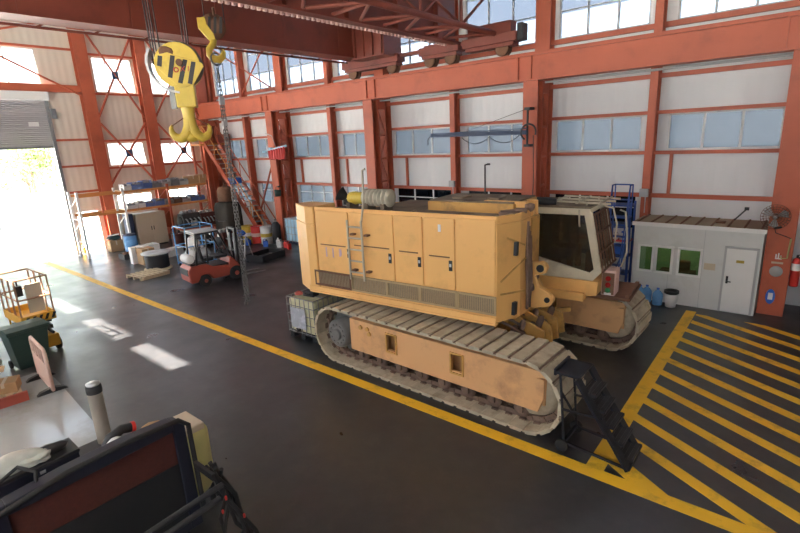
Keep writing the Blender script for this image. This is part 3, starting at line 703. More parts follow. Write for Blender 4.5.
# ---- upper structure
P = lambda a,b,c: (a,b,c)
q = MB(); q.prism([(-3.0,-1.35),(1.5,-1.35),(1.75,-1.2),(1.8,0.4),(2.6,0.4),(2.6,1.9),(-3.0,1.9)],1.36,1.54)
H(q,'deck_frame','excavator',None,0.01)
q = MB(); q.prism([(-3.03,-2.0),(-2.77,-2.0),(-2.75,-1.0),(-2.75,1.0),(-2.78,1.95),(-3.03,1.95),(-3.75,1.55),(-3.92,0.0),(-3.75,-1.62)],1.45,3.10)
q.prism([(-3.03,-2.0),(-2.77,-2.0),(-2.75,-1.25),(-3.60,-1.25),(-3.72,-1.62)],3.10,3.50)
H(q,'counterweight','excavator',None,0.025)
q = MB()
q.prism([(-2.75,-1.97),(1.68,-1.97),(1.92,-1.45),(1.92,-0.95),(-2.75,-0.95)],1.52,3.36)
q.prism([(-2.75,-1.97),(1.68,-1.97),(1.65,-1.92),(-2.75,-1.92)],3.36,3.50); q.prism([(1.68,-1.97),(1.92,-1.45),(1.87,-1.43),(1.64,-1.93)],3.36,3.50); q.bb(1.86,1.92,-1.45,-0.95,3.36,3.50)
H(q,'engine_house','excavator',None,0.015)
q = MB(); q.prism([(-2.75,-1.92),(1.64,-1.92),(1.86,-1.43),(1.86,-0.95),(-2.75,-0.95)],3.36,3.39)
for u in (-1.0,0.1,0.9): q.bb(u,u+0.5,-1.7,-1.2,3.39,3.42)
for u in (-2.05,-1.55,-1.1): q.bb(u-0.05,u+0.05,-1.6,-1.3,3.39,3.56)
H(q,'roof_plate','dirty_top')
q = MB(); q.bb(-2.75,0.9,-0.95,1.9,1.52,3.15); H(q,'engine_house','excavator_dirty',None,0.02)
q = MB(); q.bb(-0.35,1.58,-0.98,0.3,3.0,3.58); H(q,'centre_hood','excavator_dirty',None,0.02)
q = MB(); q.bb(-0.32,1.55,-0.94,0.26,3.58,3.61); q.bb(-2.7,-0.4,-0.9,1.85,3.15,3.18)
for u in (0.1,0.9): q.bb(u,u+0.25,-0.7,-0.3,3.61,3.65)
H(q,'hood_top','dirty_top')
# side doors, each a plate with its crease and handle
def door(u0,u1,z0,z1,crease,hu,m='excavator'):
    q = MB(); q.bb(u0+0.015,u1-0.015,-2.0,-1.965,z0,z1); d_ = H(q,'access_door',m,None,0.012)
    if crease:
        q = MB(); q.bar((u0+0.12,-2.004,crease),(u1-0.12,-2.004,crease),0.02,0.02); q.build('crease','rust',d_)
    if hu:
        q = MB(); q.bb(hu-0.035,hu+0.035,-2.012,-1.99,2.42,2.62); q.build('door_handle','black',d_)
        q = MB(); q.bb(hu-0.025,hu+0.02,-2.016,-2.012,2.50,2.56); q.build('latch','pale_steel',d_)
    return d_
d0 = door(-2.72,-1.74,2.04,3.42,2.66,-1.78+0.0)
d1 = door(-1.72,-0.55,2.04,3.42,2.72,-0.66)
d2 = door(-0.54,0.15,2.04,3.42,2.70,0.06)
d3 = door(0.17,0.86,2.04,3.42,2.68,0.76)
q = MB()   # faded spray-painted strokes
for u in (-2.46,-2.26): q.bb(u,u+0.035,-2.004,-2.001,2.38,2.60)
q.bb(-2.06,-2.01,-2.004,-2.001,2.42,2.60); q.bb(-2.01,-1.99,-2.004,-2.001,2.45,2.58)
q.build('faded_marking','purple',d0)
q = MB(); q.bb(0.50,0.56,-2.004,-2.001,3.16,3.30); q.build('white_smear','white',d3)
q = MB(); q.bb(0.88,1.66,-1.995,-1.965,2.04,3.44); H(q,'fixed_side_panel','excavator',None,0.01)
# lower grilles
for (a,b) in ((-2.85,-1.80),(-1.74,-0.80),(-0.76,0.02),(0.07,0.86),(0.92,1.66)):
    q = MB(); q.bb(a,b,-1.985,-1.968,1.70,2.0); g_ = H(q,'grille_panel','grille')
    q = MB()
    for i in range(int((b-a)/0.045)): q.bb(a+0.02+i*0.045,a+0.027+i*0.045,-1.992,-1.985,1.71,1.99)
    q.bb(a-0.025,b+0.025,-2.01,-1.985,1.99,2.03); q.bb(a-0.025,b+0.025,-2.01,-1.985,1.67,1.71); q.bb(a-0.025,a+0.01,-2.01,-1.985,1.7,2.0); q.bb(b-0.01,b+0.025,-2.01,-1.985,1.7,2.0)
    q.build('grille_bars','rust' if a < -1.75 else 'grille_frame',g_)
q = MB(); q.bb(-3.0,1.72,-2.09,-1.97,1.50,1.55); q.bb(-3.0,1.72,-2.09,-2.06,1.55,1.66); H(q,'side_ledge','excavator',None,0.01)
# front end details on the right body
q = MB()
q.bar((1.90,-1.62,2.75),(1.90,-1.60,3.0),0.06,0.09,(0,1,0)); q.bar((1.89,-1.64,1.62),(1.89,-1.62,1.86),0.06,0.13,(0,1,0))
H(q,'grab_recess','black')
q = MB(); q.bar((1.73,-1.9,2.3),(1.97,-1.32,2.65),0.015,0.03); q.bar((1.73,-1.9,2.06),(1.97,-1.35,2.02),0.015,0.03); q.bar((1.80,-1.78,3.1),(1.96,-1.35,2.9),0.015,0.03)
H(q,'panel_crease','excavator_dirty')
q = MB(); q.bb(1.55,1.85,-1.6,-1.25,3.39,3.52); q.tube((1.75,-1.3,3.52),(1.95,-1.25,3.52),0.05,8); q.bar((1.5,-1.4,3.50),(1.9,-1.1,3.53),0.04,0.04); q.blob((1.9,-1.0,3.54),0.09,2,0.3)
H(q,'grimy_fittings','chain')
# boom foot plates
q = MB(); T = lambda a,b,c: (a,c,b)
q.prism([(0.6,1.52),(2.0,1.52),(2.30,1.60),(2.36,1.74),(2.28,1.86),(2.06,1.96),(1.98,2.18),(2.20,2.26),(2.23,2.36),(2.10,2.46),(1.92,2.46),(1.82,3.1),(1.80,3.62),(0.9,3.62),(0.6,3.0)],-0.86,-0.76,0,T)
q.prism([(0.6,1.52),(1.9,1.52),(2.0,1.62),(1.95,1.8),(1.82,2.0),(1.80,3.1),(1.78,3.58),(0.9,3.58),(0.6,3.0)],-0.28,-0.18,0,T)
bf = H(q,'boom_foot_plate','excavator',None,0.012)
q = MB()
for v in (-0.88,):
    for (u,z,r_) in ((2.1,2.35,0.12),(2.25,1.73,0.11),(1.88,3.42,0.06)):
        q = MB(); q.lathe([(r_,0),(r_,0.14)],(u,v,z),(0,1,0),18); q.build('pin_boss','excavator',bf)
q = MB()
for v in (-0.892,):
    for (u,z,r_) in ((2.1,2.35,0.075),(2.25,1.73,0.055)): q.lathe([(r_,-0.012),(r_,0.012)],(u,v,z),(0,1,0),14)
q.tube((1.2,-0.75,2.6),(1.75,-0.3,2.6),0.05,8)
q.build('pin_hole','black',bf)
q = MB()
for i in range(4): q.path([(1.7,-0.68+0.1*i,1.7),(1.85,-0.66+0.1*i,2.1),(1.8,-0.64+0.08*i,2.6),(1.6,-0.6+0.08*i,3.2)],0.03,8)
q.blob((1.85,-0.55,2.1),0.14,5,0.3); q.bb(1.5,1.75,-0.72,-0.4,2.2,2.9)
H(q,'hydraulic_hose','chain')
q = MB(); q.bb(0.9,1.86,-0.75,-0.3,1.52,3.3); H(q,'boom_bay_back','excavator_dirty')
q = MB()
for i in range(4): q.path([(1.93+0.03*(i%2),-0.99-0.06*i,1.6),(1.97,-1.0-0.07*i,2.1),(1.95,-0.98-0.08*i,2.5),(1.93,-0.97-0.05*i,3.0+0.1*i)],0.028,8)
q.blob((1.97,-1.02,2.0),(0.06,0.08,0.1),6,0.35)
H(q,'hydraulic_hose','chain')
# ladder up the side
q = MB()
for u in (-1.66,-1.28): q.tube((u,-2.12,1.98),(u,-2.12,3.28),0.025,8)
q.path([(-1.28,-2.12,3.2),(-1.27,-2.0,3.7),(-1.27,-1.98,4.30),(-1.20,-1.98,4.33)],0.022,8)
for z in (2.15,2.40,2.65,2.90,3.14): q.tube((-1.66,-2.12,z),(-1.28,-2.12,z),0.02,8)
H(q,'ladder','ladder_tan')
for u in (-1.58,-1.2):
    for z in (2.97,2.18): q = MB(); q.bb(u-0.05,u+0.05,-2.10,-1.99,z-0.02,z+0.02); H(q,'ladder_bracket','rust')
q = MB(); q.path([(-0.05,1.2,3.4),(-0.05,1.2,4.1),(-0.05,1.2,4.18),(0.02,1.2,4.2),(0.08,1.2,4.2)],0.022,8); H(q,'mirror_post','rope')
# corrugated duct on the roof
q = MB()
pr = []
for i in range(7):
    a = -1.66+i*0.105; pr += [(0.11,a),(0.19,a+0.02),(0.19,a+0.055),(0.11,a+0.07)]
q.lathe(pr,(0,-1.45,3.68),(1,0,0),24); H(q,'corrugated_duct','hose')
q = MB(); q.lathe([(0.08,-2.12),(0.12,-2.1),(0.14,-1.95),(0.13,-1.66)],(0,-1.45,3.66),(1,0,0),20); q.blob((-1.95,-1.45,3.64),(0.12,0.13,0.13),4,0.2); H(q,'duct_cap','hook_yellow')
q = MB(); q.lathe([(0.05,0),(0.09,0.03),(0.16,0.16),(0.17,0.18),(0.08,0.1),(0.0,0.09)],(-2.22,-1.45,3.66),(-0.8,-0.3,0.5),20); q.bb(-2.26,-2.1,-1.52,-1.38,3.5,3.62); H(q,'rain_cap','rubber')
# ---- cab
cb = MB(); y0, y1 = 0.55, 1.85
SIDE = [(1.22,1.78),(2.72,1.78),(2.90,2.0),(2.66,3.24),(2.55,3.32),(1.25,3.32)]
for v in (y0,y1-0.06):
    cb.prism([(1.22,1.78),(2.72,1.78),(2.90,2.0),(2.86,2.06),(2.66,1.97),(1.45,2.24),(1.34,2.32),(1.22,2.32)],v,v+0.06,0,T)    # lower cream panel
    cb.prism([(2.86,2.06),(2.90,2.0),(2.66,3.24),(2.55,3.32),(2.44,3.32),(2.50,3.18),(2.74,2.05),(2.66,1.97)],v,v+0.06,0,T)     # front pillar
    cb.prism([(1.25,3.18),(2.50,3.18),(2.58,3.32),(1.25,3.32)],v,v+0.06,0,T)
    cb.bb(1.22,1.34,v,v+0.06,1.78,3.32)
cb.bb(1.22,1.28,y0,y1,1.78,3.3); cb.bb(2.5,2.62,y0,y1,3.22,3.33); cb.bb(1.22,2.72,y0,y1,1.78,1.84)
cab = H(cb,'cab','cream',None,0.015)
q = MB(); q.bb(1.2,2.62,y0-0.01,y1+0.01,3.32,3.37); q.build('cab_roof','dirty_top',cab,0.01)
q = MB(); q.bb(1.32,2.40,y0+0.01,y0+0.02,2.2,3.19); q.prism([(1.32,2.33),(1.45,2.24),(2.66,1.97),(2.74,2.05),(2.50,3.18),(1.32,3.18)],y0+0.02,y0+0.03,0,T); q.build('side_window','cab_glass',cab)
q = MB(); q.prism([(1.32,2.33),(1.45,2.24),(2.66,1.97),(2.74,2.05),(2.50,3.18),(1.32,3.18)],y1-0.03,y1-0.02,0,T); q.build('side_window','cab_glass',cab)
q = MB(); q.add([(2.86,y0+0.06,2.05),(2.86,y1-0.06,2.05),(2.63,y1-0.06,3.2),(2.63,y0+0.06,3.2),(2.85,y0+0.06,2.05),(2.85,y1-0.06,2.05),(2.62,y1-0.06,3.2),(2.62,y0+0.06,3.2)],[(0,1,2,3),(7,6,5,4)]); q.build('windscreen','cab_glass',cab)
q = MB()
for i in range(6):
    v = y0+0.1+i*0.22; q.bar((2.91,v,2.02),(2.68,v,3.22),0.025,0.03)
for z in (2.0,2.4,2.8,3.2): q.bar((2.91-(z-2.02)*0.19,y0+0.02,z),(2.91-(z-2.02)*0.19,y1-0.02,z),0.03,0.035)
q.build('windscreen_guard','rust',cab)
q = MB(); q.bb(1.45,1.95,0.95,1.45,1.84,2.25); q.bb(1.42,1.55,0.95,1.45,2.25,2.95); q.bb(1.42,1.52,1.05,1.35,2.95,3.12); q.build('seat','black',cab,0.04)
q = MB()
for v in (0.82,1.5): q.bb(1.7,2.2,v,v+0.12,2.25,2.36); q.bb(2.1,2.2,v,v+0.12,1.84,2.25); q.tube((2.12,v+0.06,2.36),(2.14,v+0.06,2.58),0.025,8)
q.bb(2.45,2.6,1.0,1.4,1.84,2.3)
q.build('control_console','rust',cab)
q = MB(); q.bb(1.98,2.06,0.6,0.605,2.62,2.78); q.build('window_sticker','beige',cab)
q = MB(); q.path([(2.95,1.75,3.15),(3.06,1.78,3.1),(3.12,1.78,2.6),(3.14,1.78,2.2),(3.05,1.76,1.85)],0.022,8); q.path([(2.74,1.2,3.3),(2.9,1.3,3.25),(2.98,1.35,2.9),(2.96,1.35,2.5)],0.02,8); q.build('handrail','cream',cab)
q = MB()
for v in (0.75,1.2,1.65): q.bar((1.75,v,3.44),(2.95,v+0.05,3.40),0.04,0.04)
for u in (1.8,2.3,2.75): q.bar((u,0.65,3.42),(u,1.8,3.42),0.04,0.04); 
for u in (1.85,2.5):
    for v in (0.7,1.7): q.tube((u,v,3.36),(u,v,3.44),0.02,6)
q.build('roof_guard','ladder_tan',cab)
q = MB(); q.path([(1.1,0.6,3.42),(1.4,0.6,3.45),(1.7,0.62,3.42),(1.85,0.7,3.40)],0.09,10); q.bb(1.15,1.6,0.6,1.2,3.37,3.45); q.build('roof_duct','black',cab)
q = MB(); q.path([(2.4,0.52,3.30),(2.42,0.5,3.0),(2.43,0.5,2.95)],0.018,6); q.build('hanging_strap','ladder_tan',cab)
q = MB(); q.prism([(1.20,1.46),(2.66,1.46),(2.84,1.50),(2.86,1.80),(1.20,1.80)],0.50,1.9,0,T); H(q,'cab_base','excavator',None,0.01)
q = MB(); q.bb(2.5,3.45,0.75,2.0,1.38,1.44); q.bb(3.35,3.42,0.8,1.95,1.44,1.50); H(q,'front_step','rust')
# lamp box standing on the front step
lx = thing('signal_lamp_box','pinkish white box with red and green lamps standing in front of the excavator cab','lamp box',(-3.10,10.65,1.44),R(4.7))
MB().bb(-0.14,0.14,-0.2,0.2,0,0.55).build('housing','pinkish',lx,0.015)
q = MB(); q.bb(-0.12,0.12,-0.215,-0.2,0.03,0.5); q.build('front_plate','rust',lx)
for z,m in ((0.38,'lamp_red'),(0.24,'lamp_red'),(0.12,'lamp_green')):
    q = MB(); q.lathe([(0.055,0),(0.05,0.03),(0.0,0.045)],(0,-0.215,z),(0,-1,0),14); q.build('lens',m,lx)
MB().bb(-0.07,0.07,-0.225,-0.215,0.02,0.07).build('white_plate','white',lx)

# ================================================================== mobile stairs
sp = thing('mobile_stairs','dark navy steel mobile stairs with a top platform leaning beside the excavator track','stairs',(0.05,0.04,0))
yA, yB = 6.72, 7.26
q = MB(); q.bb(-2.72,-2.36,yA-0.02,yB+0.02,1.28,1.32); q.bb(-2.76,-2.72,yA-0.02,yB+0.02,1.25,1.36); q.build('platform','stair',sp,0.008)
q = MB()
for y in (yA,yB): q.bar((-2.40,y,1.28),(-1.60,y,0.06),0.04,0.16,(0,1,0))
q.build('side_stringer','stair',sp)
for i in range(5):
    tt = (i+1)/5.6; x = -2.40+0.80*tt+0.03; z = 1.28-1.22*tt
    q = MB(); q.bb(x-0.12,x+0.11,yA+0.02,yB-0.02,z-0.02,z+0.02)
    for k_ in range(4): q.bb(x-0.11+k_*0.06,x-0.09+k_*0.06,yA+0.03,yB-0.03,z+0.02,z+0.03)
    q.build('step','black',sp)
q = MB()
for y in (yA,yB):
    q.bar((-2.66,y,1.28),(-2.56,y,0.12),0.03,0.03); q.bar((-2.56,y,0.14),(-1.58,y,0.06),0.035,0.035); q.bar((-2.62,y,0.7),(-2.0,y,0.75),0.03,0.03)
q.bar((-2.56,yA,0.14),(-2.56,yB,0.14),0.05,0.05); q.bar((-2.64,yA,1.0),(-2.58,yB,0.3),0.03,0.03); q.bar((-1.60,yA,0.06),(-1.60,yB,0.06),0.05,0.05)
q.build('support_leg','stair',sp)
for y in (yA-0.05,yB+0.05):
    q = MB(); q.lathe([(0.03,-0.03),(0.1,-0.025),(0.1,0.025),(0.03,0.03)],(-2.58,y,0.10),(0,1,0),18); q.build('wheel','rubber',sp)

# ================================================================== white site cabin
sh = thing('site_cabin','grey white site cabin with three windows and a white door by the long wall','cabin',(0,0,0))
sx0,sx1,sy0,sy1,sz = -3.78,-0.76,15.0,16.3,2.24
ws = [(-3.62,-3.25),(-3.17,-2.76),(-2.60,-2.06)]
hs = [(a,b,0.88,1.62) for a,b in ws]
b = wall_with_holes('front_wall',sx0,sx1,0,sz,hs,lambda mb,a,b_,z,t:mb.bb(a,b_,sy0,sy0+0.06,z,t),'shed_white'); b.parent = sh
q = MB(); q.bb(sx0,sx0+0.06,sy0+0.06,sy1,0,sz); q.bb(sx1-0.06,sx1,sy0+0.06,sy1,0,sz); q.bb(sx0,sx1,sy1-0.06,sy1,0,sz); q.build('side_wall','shed_white',sh)
q = MB(); q.bb(sx0+0.06,sx1-0.06,sy1-0.08,sy1-0.065,0.02,sz-0.02); q.build('inner_lining','green_wall',sh)
q = MB(); q.bb(sx0+0.06,sx1-0.06,sy0+0.06,sy1-0.08,0.0,0.03); q.build('cabin_floor','grey_steel',sh)
q = MB(); q.bb(sx0-0.05,sx1+0.03,sy0-0.08,sy1+0.05,sz,sz+0.05); q.build('roof','shed_roof',sh)
q = MB()
for i in range(9): q.bb(sx0+0.05+i*0.36,sx0+0.09+i*0.36,sy0-0.06,sy1+0.03,sz+0.05,sz+0.075)
q.bb(-1.9,-1.68,15.5,15.75,sz+0.05,sz+0.09)
q.build('roof_rib','rust',sh)
MB().bb(sx0-0.06,sx1+0.04,sy0-0.1,sy0-0.08,sz-0.05,sz+0.06).build('roof_fascia','white',sh)
for (a,b_,z0,z1) in hs:
    q = MB(); q.bb(a-0.03,b_+0.03,sy0-0.03,sy0+0.03,z0-0.03,z0+0.03); q.bb(a-0.03,b_+0.03,sy0-0.03,sy0+0.03,z1-0.03,z1+0.03); q.bb(a-0.03,a+0.03,sy0-0.03,sy0+0.03,z0,z1); q.bb(b_-0.03,b_+0.03,sy0-0.03,sy0+0.03,z0,z1)
    w_ = q.build('window_frame','white',sh)
    q = MB(); q.bb(a+0.02,b_-0.02,sy0-0.005,sy0+0.005,z0+0.02,z1-0.02); q.build('pane','pane_shed',w_)
q = MB(); q.bb(-1.50,-0.86,sy0-0.035,sy0-0.0,0.03,1.74); dr = q.build('door','white',sh,0.005)
q = MB(); q.bb(-1.55,-1.5,sy0-0.04,sy0,0,1.79); q.bb(-0.86,-0.81,sy0-0.04,sy0,0,1.79); q.bb(-1.55,-0.81,sy0-0.04,sy0,1.74,1.79); q.build('door_frame','grey_frame',sh)
q = MB(); q.tube((-1.42,sy0-0.035,0.86),(-1.42,sy0-0.09,0.86),0.015,8); q.tube((-1.42,sy0-0.08,0.86),(-1.33,sy0-0.08,0.86),0.015,8); q.bb(-1.45,-1.40,sy0-0.04,sy0-0.034,0.8,1.0); q.build('handle','black',dr)
MB().bb(-1.27,-1.10,sy0-0.04,sy0-0.034,1.38,1.45).build('door_sign','sign_yellow',dr)
MB().bb(-1.98,-1.72,sy0-0.006,sy0,1.1,1.28).build('paper_notice','beige',sh)
q = MB(); q.bb(sx0+1.75,sx0+1.76,sy0-0.006,sy0,0.0,sz-0.05); q.bb(sx0+0.95,sx0+0.96,sy0-0.006,sy0,0.0,0.85); q.build('panel_joint','grey_frame',sh)
q = MB(); q.bb(-3.2,-2.3,15.75,16.1,0.72,0.76); q.bb(-3.2,-3.15,15.75,16.1,0.03,0.72); q.bb(-2.35,-2.3,15.75,16.1,0.03,0.72); q.bb(-2.75,-2.45,15.85,16.0,0.76,1.05); q.build('desk','rust',sh)
li = bpy.data.lights.new('cabin_fill_light','AREA'); li.energy = 3.0; li.size = 1.2; li.color = (0.85,1.0,0.75)  # fill light added so the green lining shows through the panes
lo = bpy.data.objects.new('cabin_fill_light',li); COL.objects.link(lo); lo.location = (-2.4,15.6,2.2)
tag(lo,'fill light added inside the white site cabin','lamp')
# black bracket on cabin roof
q = MB(); q.tube((-1.55,16.1,2.29),(-1.3,16.2,2.6),0.02,8); q.bb(-1.34,-1.24,16.14,16.24,2.58,2.66); tag(q.build('security_light','black'),'small black lamp on an arm above the cabin roof','light')
# bottles and bucket in front of the cabin
def bottle(x,y,label):
    t = thing('water_bottle',label,'bottle',(x,y,0),0,'blue water bottles by the cabin')
    MB().lathe([(0.0,0),(0.125,0.0),(0.135,0.02),(0.135,0.12),(0.125,0.14),(0.135,0.16),(0.135,0.26),(0.13,0.32),(0.07,0.40),(0.035,0.42),(0.035,0.46)],n=18).build('bottle_body','water_blue',t)
    MB().lathe([(0.04,0.45),(0.04,0.485),(0.0,0.49)],n=12).build('cap','blue',t); return t
b0 = bottle(-3.68,14.62,'blue water bottle at the cabin corner by the ladder, nearest the excavator track')
for x,y,lb in ((-3.46,14.78,'blue water bottle second from the cabin corner'),(-2.98,14.72,'blue water bottle standing next to the white bin'),(-3.30,14.86,'blue water bottle half hidden behind the corner pair')):
    dup(b0,(x,y,0),0,lb)
bk = thing('waste_bin','white waste bin with a black lining rim in front of the cabin','bin',(-2.64,14.72,0))
MB().lathe([(0.0,0.0),(0.13,0.0),(0.17,0.44),(0.16,0.44),(0.12,0.03),(0.0,0.03)],n=20).build('bin_body','white',bk)
MB().lathe([(0.165,0.38),(0.19,0.40),(0.185,0.47),(0.15,0.46),(0.12,0.4)],n=20).build('bin_liner','black',bk)
# column fittings
fn = thing('wall_fan','round dark wall fan on a bracket above the cabin door end','fan',(-0.60,14.98,2.62))
fn.scale = (0.72,0.9,0.72)
q = MB()
for r_ in (0.1,0.18,0.26,0.34,0.42): q.ring((0,0,0),(0,1,0),r_,0.008,28,5); 
for i in range(24):
    a = 2*math.pi*i/24; q.path([(math.cos(a)*0.05,-0.08,math.sin(a)*0.05),(math.cos(a)*0.3,-0.075,math.sin(a)*0.3),(math.cos(a)*0.42,0,math.sin(a)*0.42),(math.cos(a)*0.3,0.08,math.sin(a)*0.3)],0.006,4)
q.build('fan_cage','rust',fn)
q = MB()
for i in range(3):
    a = 2*math.pi*i/3; ca, sa = math.cos(a), math.sin(a); cb_, sb_ = math.cos(a+0.9), math.sin(a+0.9); cm, sm_ = math.cos(a+0.5), math.sin(a+0.5)
    q.add([(ca*0.06,0.03,sa*0.06),(ca*0.36,0.03,sa*0.36),(cm*0.38,0.0,sm_*0.38),(cb_*0.32,-0.04,sb_*0.32),(cb_*0.06,-0.03,sb_*0.06)]+[(ca*0.06,0.04,sa*0.06),(ca*0.36,0.04,sa*0.36),(cm*0.38,0.01,sm_*0.38),(cb_*0.32,-0.03,sb_*0.32),(cb_*0.06,-0.02,sb_*0.06)],[(0,1,2,3,4),(9,8,7,6,5),(0,1,6,5),(1,2,7,6),(2,3,8,7),(3,4,9,8),(4,0,5,9)])
q.lathe([(0.0,-0.09),(0.07,-0.08),(0.07,0.05)],(0,0,0),(0,1,0),16)
q.build('fan_blade','grey_steel',fn)
q = MB(); q.lathe([(0.09,0.06),(0.09,0.24),(0.06,0.28)],(0,0,0),(0,1,0),16); q.tube((0,0.15,-0.05),(0.05,0.15,-0.4),0.02,8); q.bar((0.05,0.1,-0.42),(0.2,0.42,-0.42),0.05,0.05); q.build('motor_bracket','black',fn)
FY = 15.318
q = MB(); q.bb(-0.50,-0.36,FY-0.008,FY,1.50,1.53); q.bb(-0.50,-0.47,FY-0.008,FY,1.53,1.63); q.bb(-0.40,-0.37,FY-0.008,FY,1.53,1.60); q.bb(-0.45,-0.42,FY-0.008,FY,1.53,1.66)
tag(q.build('stencil_mark','white'),'small white stencilled symbol on the red column under the fan','marking')
tag(MB().bb(-0.56,-0.32,FY-0.008,FY,1.38,1.43).build('label_strip','beige'),'narrow pale label strip on the red column above the round plate','sign')
q = MB(); q.lathe([(0.0,0.0),(0.14,0.0),(0.14,0.02),(0.0,0.021)],(-0.44,FY,1.18),(0,-1,0),20)
tag(q.build('round_plate','grey_frame'),'round grey notice plate on the red column','sign')
sg = thing('oval_sign','blue and white oval sign low on the red column','sign',(-0.48,FY,0.50))
MB().add([(math.cos(i*math.pi/12)*0.10,-0.01,math.sin(i*math.pi/12)*0.20) for i in range(24)]+[(math.cos(i*math.pi/12)*0.10,0,math.sin(i*math.pi/12)*0.20) for i in range(24)],[tuple(range(24)),tuple(range(47,23,-1))]+[(i,(i+1)%24,24+(i+1)%24,24+i) for i in range(24)]).build('plate','blue',sg)
MB().bb(-0.05,0.05,-0.016,-0.01,-0.08,0.1).build('white_figure','white',sg)
yh = thing('yellow_hook_bar','yellow bar with a hook hanging on the red column below the fan','bar',(-0.26,FY,1.55))
q = MB(); q.path([(0.02,-0.02,0.5),(0.0,-0.02,0.0),(-0.12,-0.03,-0.02),(-0.13,-0.03,0.04)],0.018,8); q.build('bar','drum_yellow',yh)
MB().path([(-0.38,-0.02,0.9),(-0.3,-0.02,0.62),(-0.1,-0.02,0.55),(0.02,-0.02,0.5)],0.01,6).build('cord','black',yh)
fx = thing('fire_extinguisher','red fire extinguisher with a white label beside the column with the fan','fire extinguisher',(-0.06,15.5,0.80))
MB().lathe([(0.0,0.0),(0.09,0.0),(0.1,0.03),(0.1,0.62),(0.08,0.7),(0.03,0.74)],n=18).build('cylinder','red',fx)
MB().lathe([(0.101,0.42),(0.101,0.60)],n=18).build('label_band','white',fx)
q = MB(); q.tube((0,0,0.74),(0,0,0.8),0.025,8); q.bar((-0.02,0,0.8),(0.12,0,0.84),0.03,0.02); q.path([(0.02,-0.02,0.78),(0.12,-0.06,0.65),(0.12,-0.08,0.3)],0.014,6); q.build('valve','black',fx)
MB().bb(-0.13,-0.1,-0.05,0.1,0.2,0.5).build('wall_bracket','black',fx)
# dark shelving behind the column with the fan
sr = thing('storage_rack','dark steel shelf unit with boxes behind the column with the fan','shelf',(0.95,16.0,0))
for x in (-0.75,0.75):
    for y in (-0.25,0.25): MB().bb(x-0.03,x+0.03,y-0.03,y+0.03,0,2.6).build('upright','black',sr)
for z in (0.5,1.1,1.75,2.4): MB().bb(-0.75,0.75,-0.28,0.28,z-0.02,z+0.02).build('shelf_board','grey_steel',sr)
for (x,z,m,lb) in ((0.45,1.12,'red','red box on the dark shelf behind the column with the fan'),(0.55,1.77,'carton','cardboard box on the upper dark shelf behind the column with the fan'),(0.5,0.52,'black','black box on the lowest dark shelf behind the column with the fan'),(0.6,2.42,'grey_steel','grey box on top of the dark shelf behind the column with the fan')):
    t = thing('storage_box',lb,'box',(x,15.95,z)); MB().bb(-0.2,0.2,-0.2,0.2,0.0,0.3).build('box_body',m,t,0.01); MB().bb(-0.21,0.21,-0.21,0.21,0.3,0.34).build('lid','black',t,0.005)
# blue rolling ladder and the shelf behind it
ld = thing('rolling_ladder','tall blue rolling warehouse ladder beside the cabin','ladder',(-4.35,15.26,0))
q = MB()
for x in (-0.25,0.25):
    q.bar((x,-0.45,0.1),(x,0.15,2.3),0.04,0.05); q.tube((x,0.15,2.3),(x,0.15,3.25),0.02,8); q.bar((x,0.45,0.1),(x,0.4,2.3),0.04,0.04); q.tube((x,0.45,2.3),(x,0.45,3.25),0.02,8); q.tube((x,0.15,3.25),(x,0.45,3.25),0.02,8); q.tube((x,0.15,2.8),(x,0.45,2.8),0.02,8); q.path([(x,-0.47,0.9),(x,-0.1,2.2),(x,0.15,3.25)],0.018,8)
q.tube((-0.25,0.45,3.25),(0.25,0.45,3.25),0.02,8); q.tube((-0.25,0.45,2.8),(0.25,0.45,2.8),0.02,8); q.tube((-0.25,0.45,0.2),(0.25,0.42,1.6),0.02,8)
q.build('ladder_frame','ladder_blue',ld)
for i in range(8): MB().bb(-0.25,0.25,-0.42+i*0.075,-0.25+i*0.075,0.35+i*0.275,0.38+i*0.275).build('step','ladder_blue',ld)
MB().bb(-0.27,0.27,0.1,0.47,2.28,2.32).build('platform','ladder_blue',ld)
for x in (-0.25,0.25):
    for y in (-0.45,0.45): MB().lathe([(0.02,-0.02),(0.055,-0.018),(0.055,0.018),(0.02,0.02)],(x,y,0.055),(1,0,0),12).build('caster','rubber',ld)
sv = thing('storage_rack','blue shelving with white jugs behind the blue rolling ladder','shelf',(-5.1,16.05,0))
for x in (-0.95,0.95):
    for y in (-0.22,0.22): MB().bb(x-0.03,x+0.03,y-0.03,y+0.03,0,2.7).build('upright','ladder_blue',sv)
for z,m in ((0.45,'ladder_blue'),(1.0,'ladder_blue'),(1.5,'red'),(2.0,'ladder_blue'),(2.6,'ladder_blue')): MB().bb(-0.95,0.95,-0.25,0.25,z-0.03,z+0.02).build('shelf_board',m,sv)
j = thing('white_jug','first white jug on the blue shelf behind the ladder','jug',(-4.75,15.92,1.52),0,'white jugs on the blue shelf')
MB().prism([(-0.07,-0.05),(0.07,-0.05),(0.07,0.05),(-0.07,0.05)],0,0.22).build('jug_body','white',j,0.02); MB().lathe([(0.025,0.22),(0.025,0.27),(0,0.275)],n=10).build('cap','blue',j)
for i in range(1,4): dup(j,(-4.75+0.19*i,15.92,1.52),0,ORD[i]+' white jug of the row on the blue shelf behind the ladder')
j['label'] = 'white jug at the inner end on the blue shelf behind the ladder'
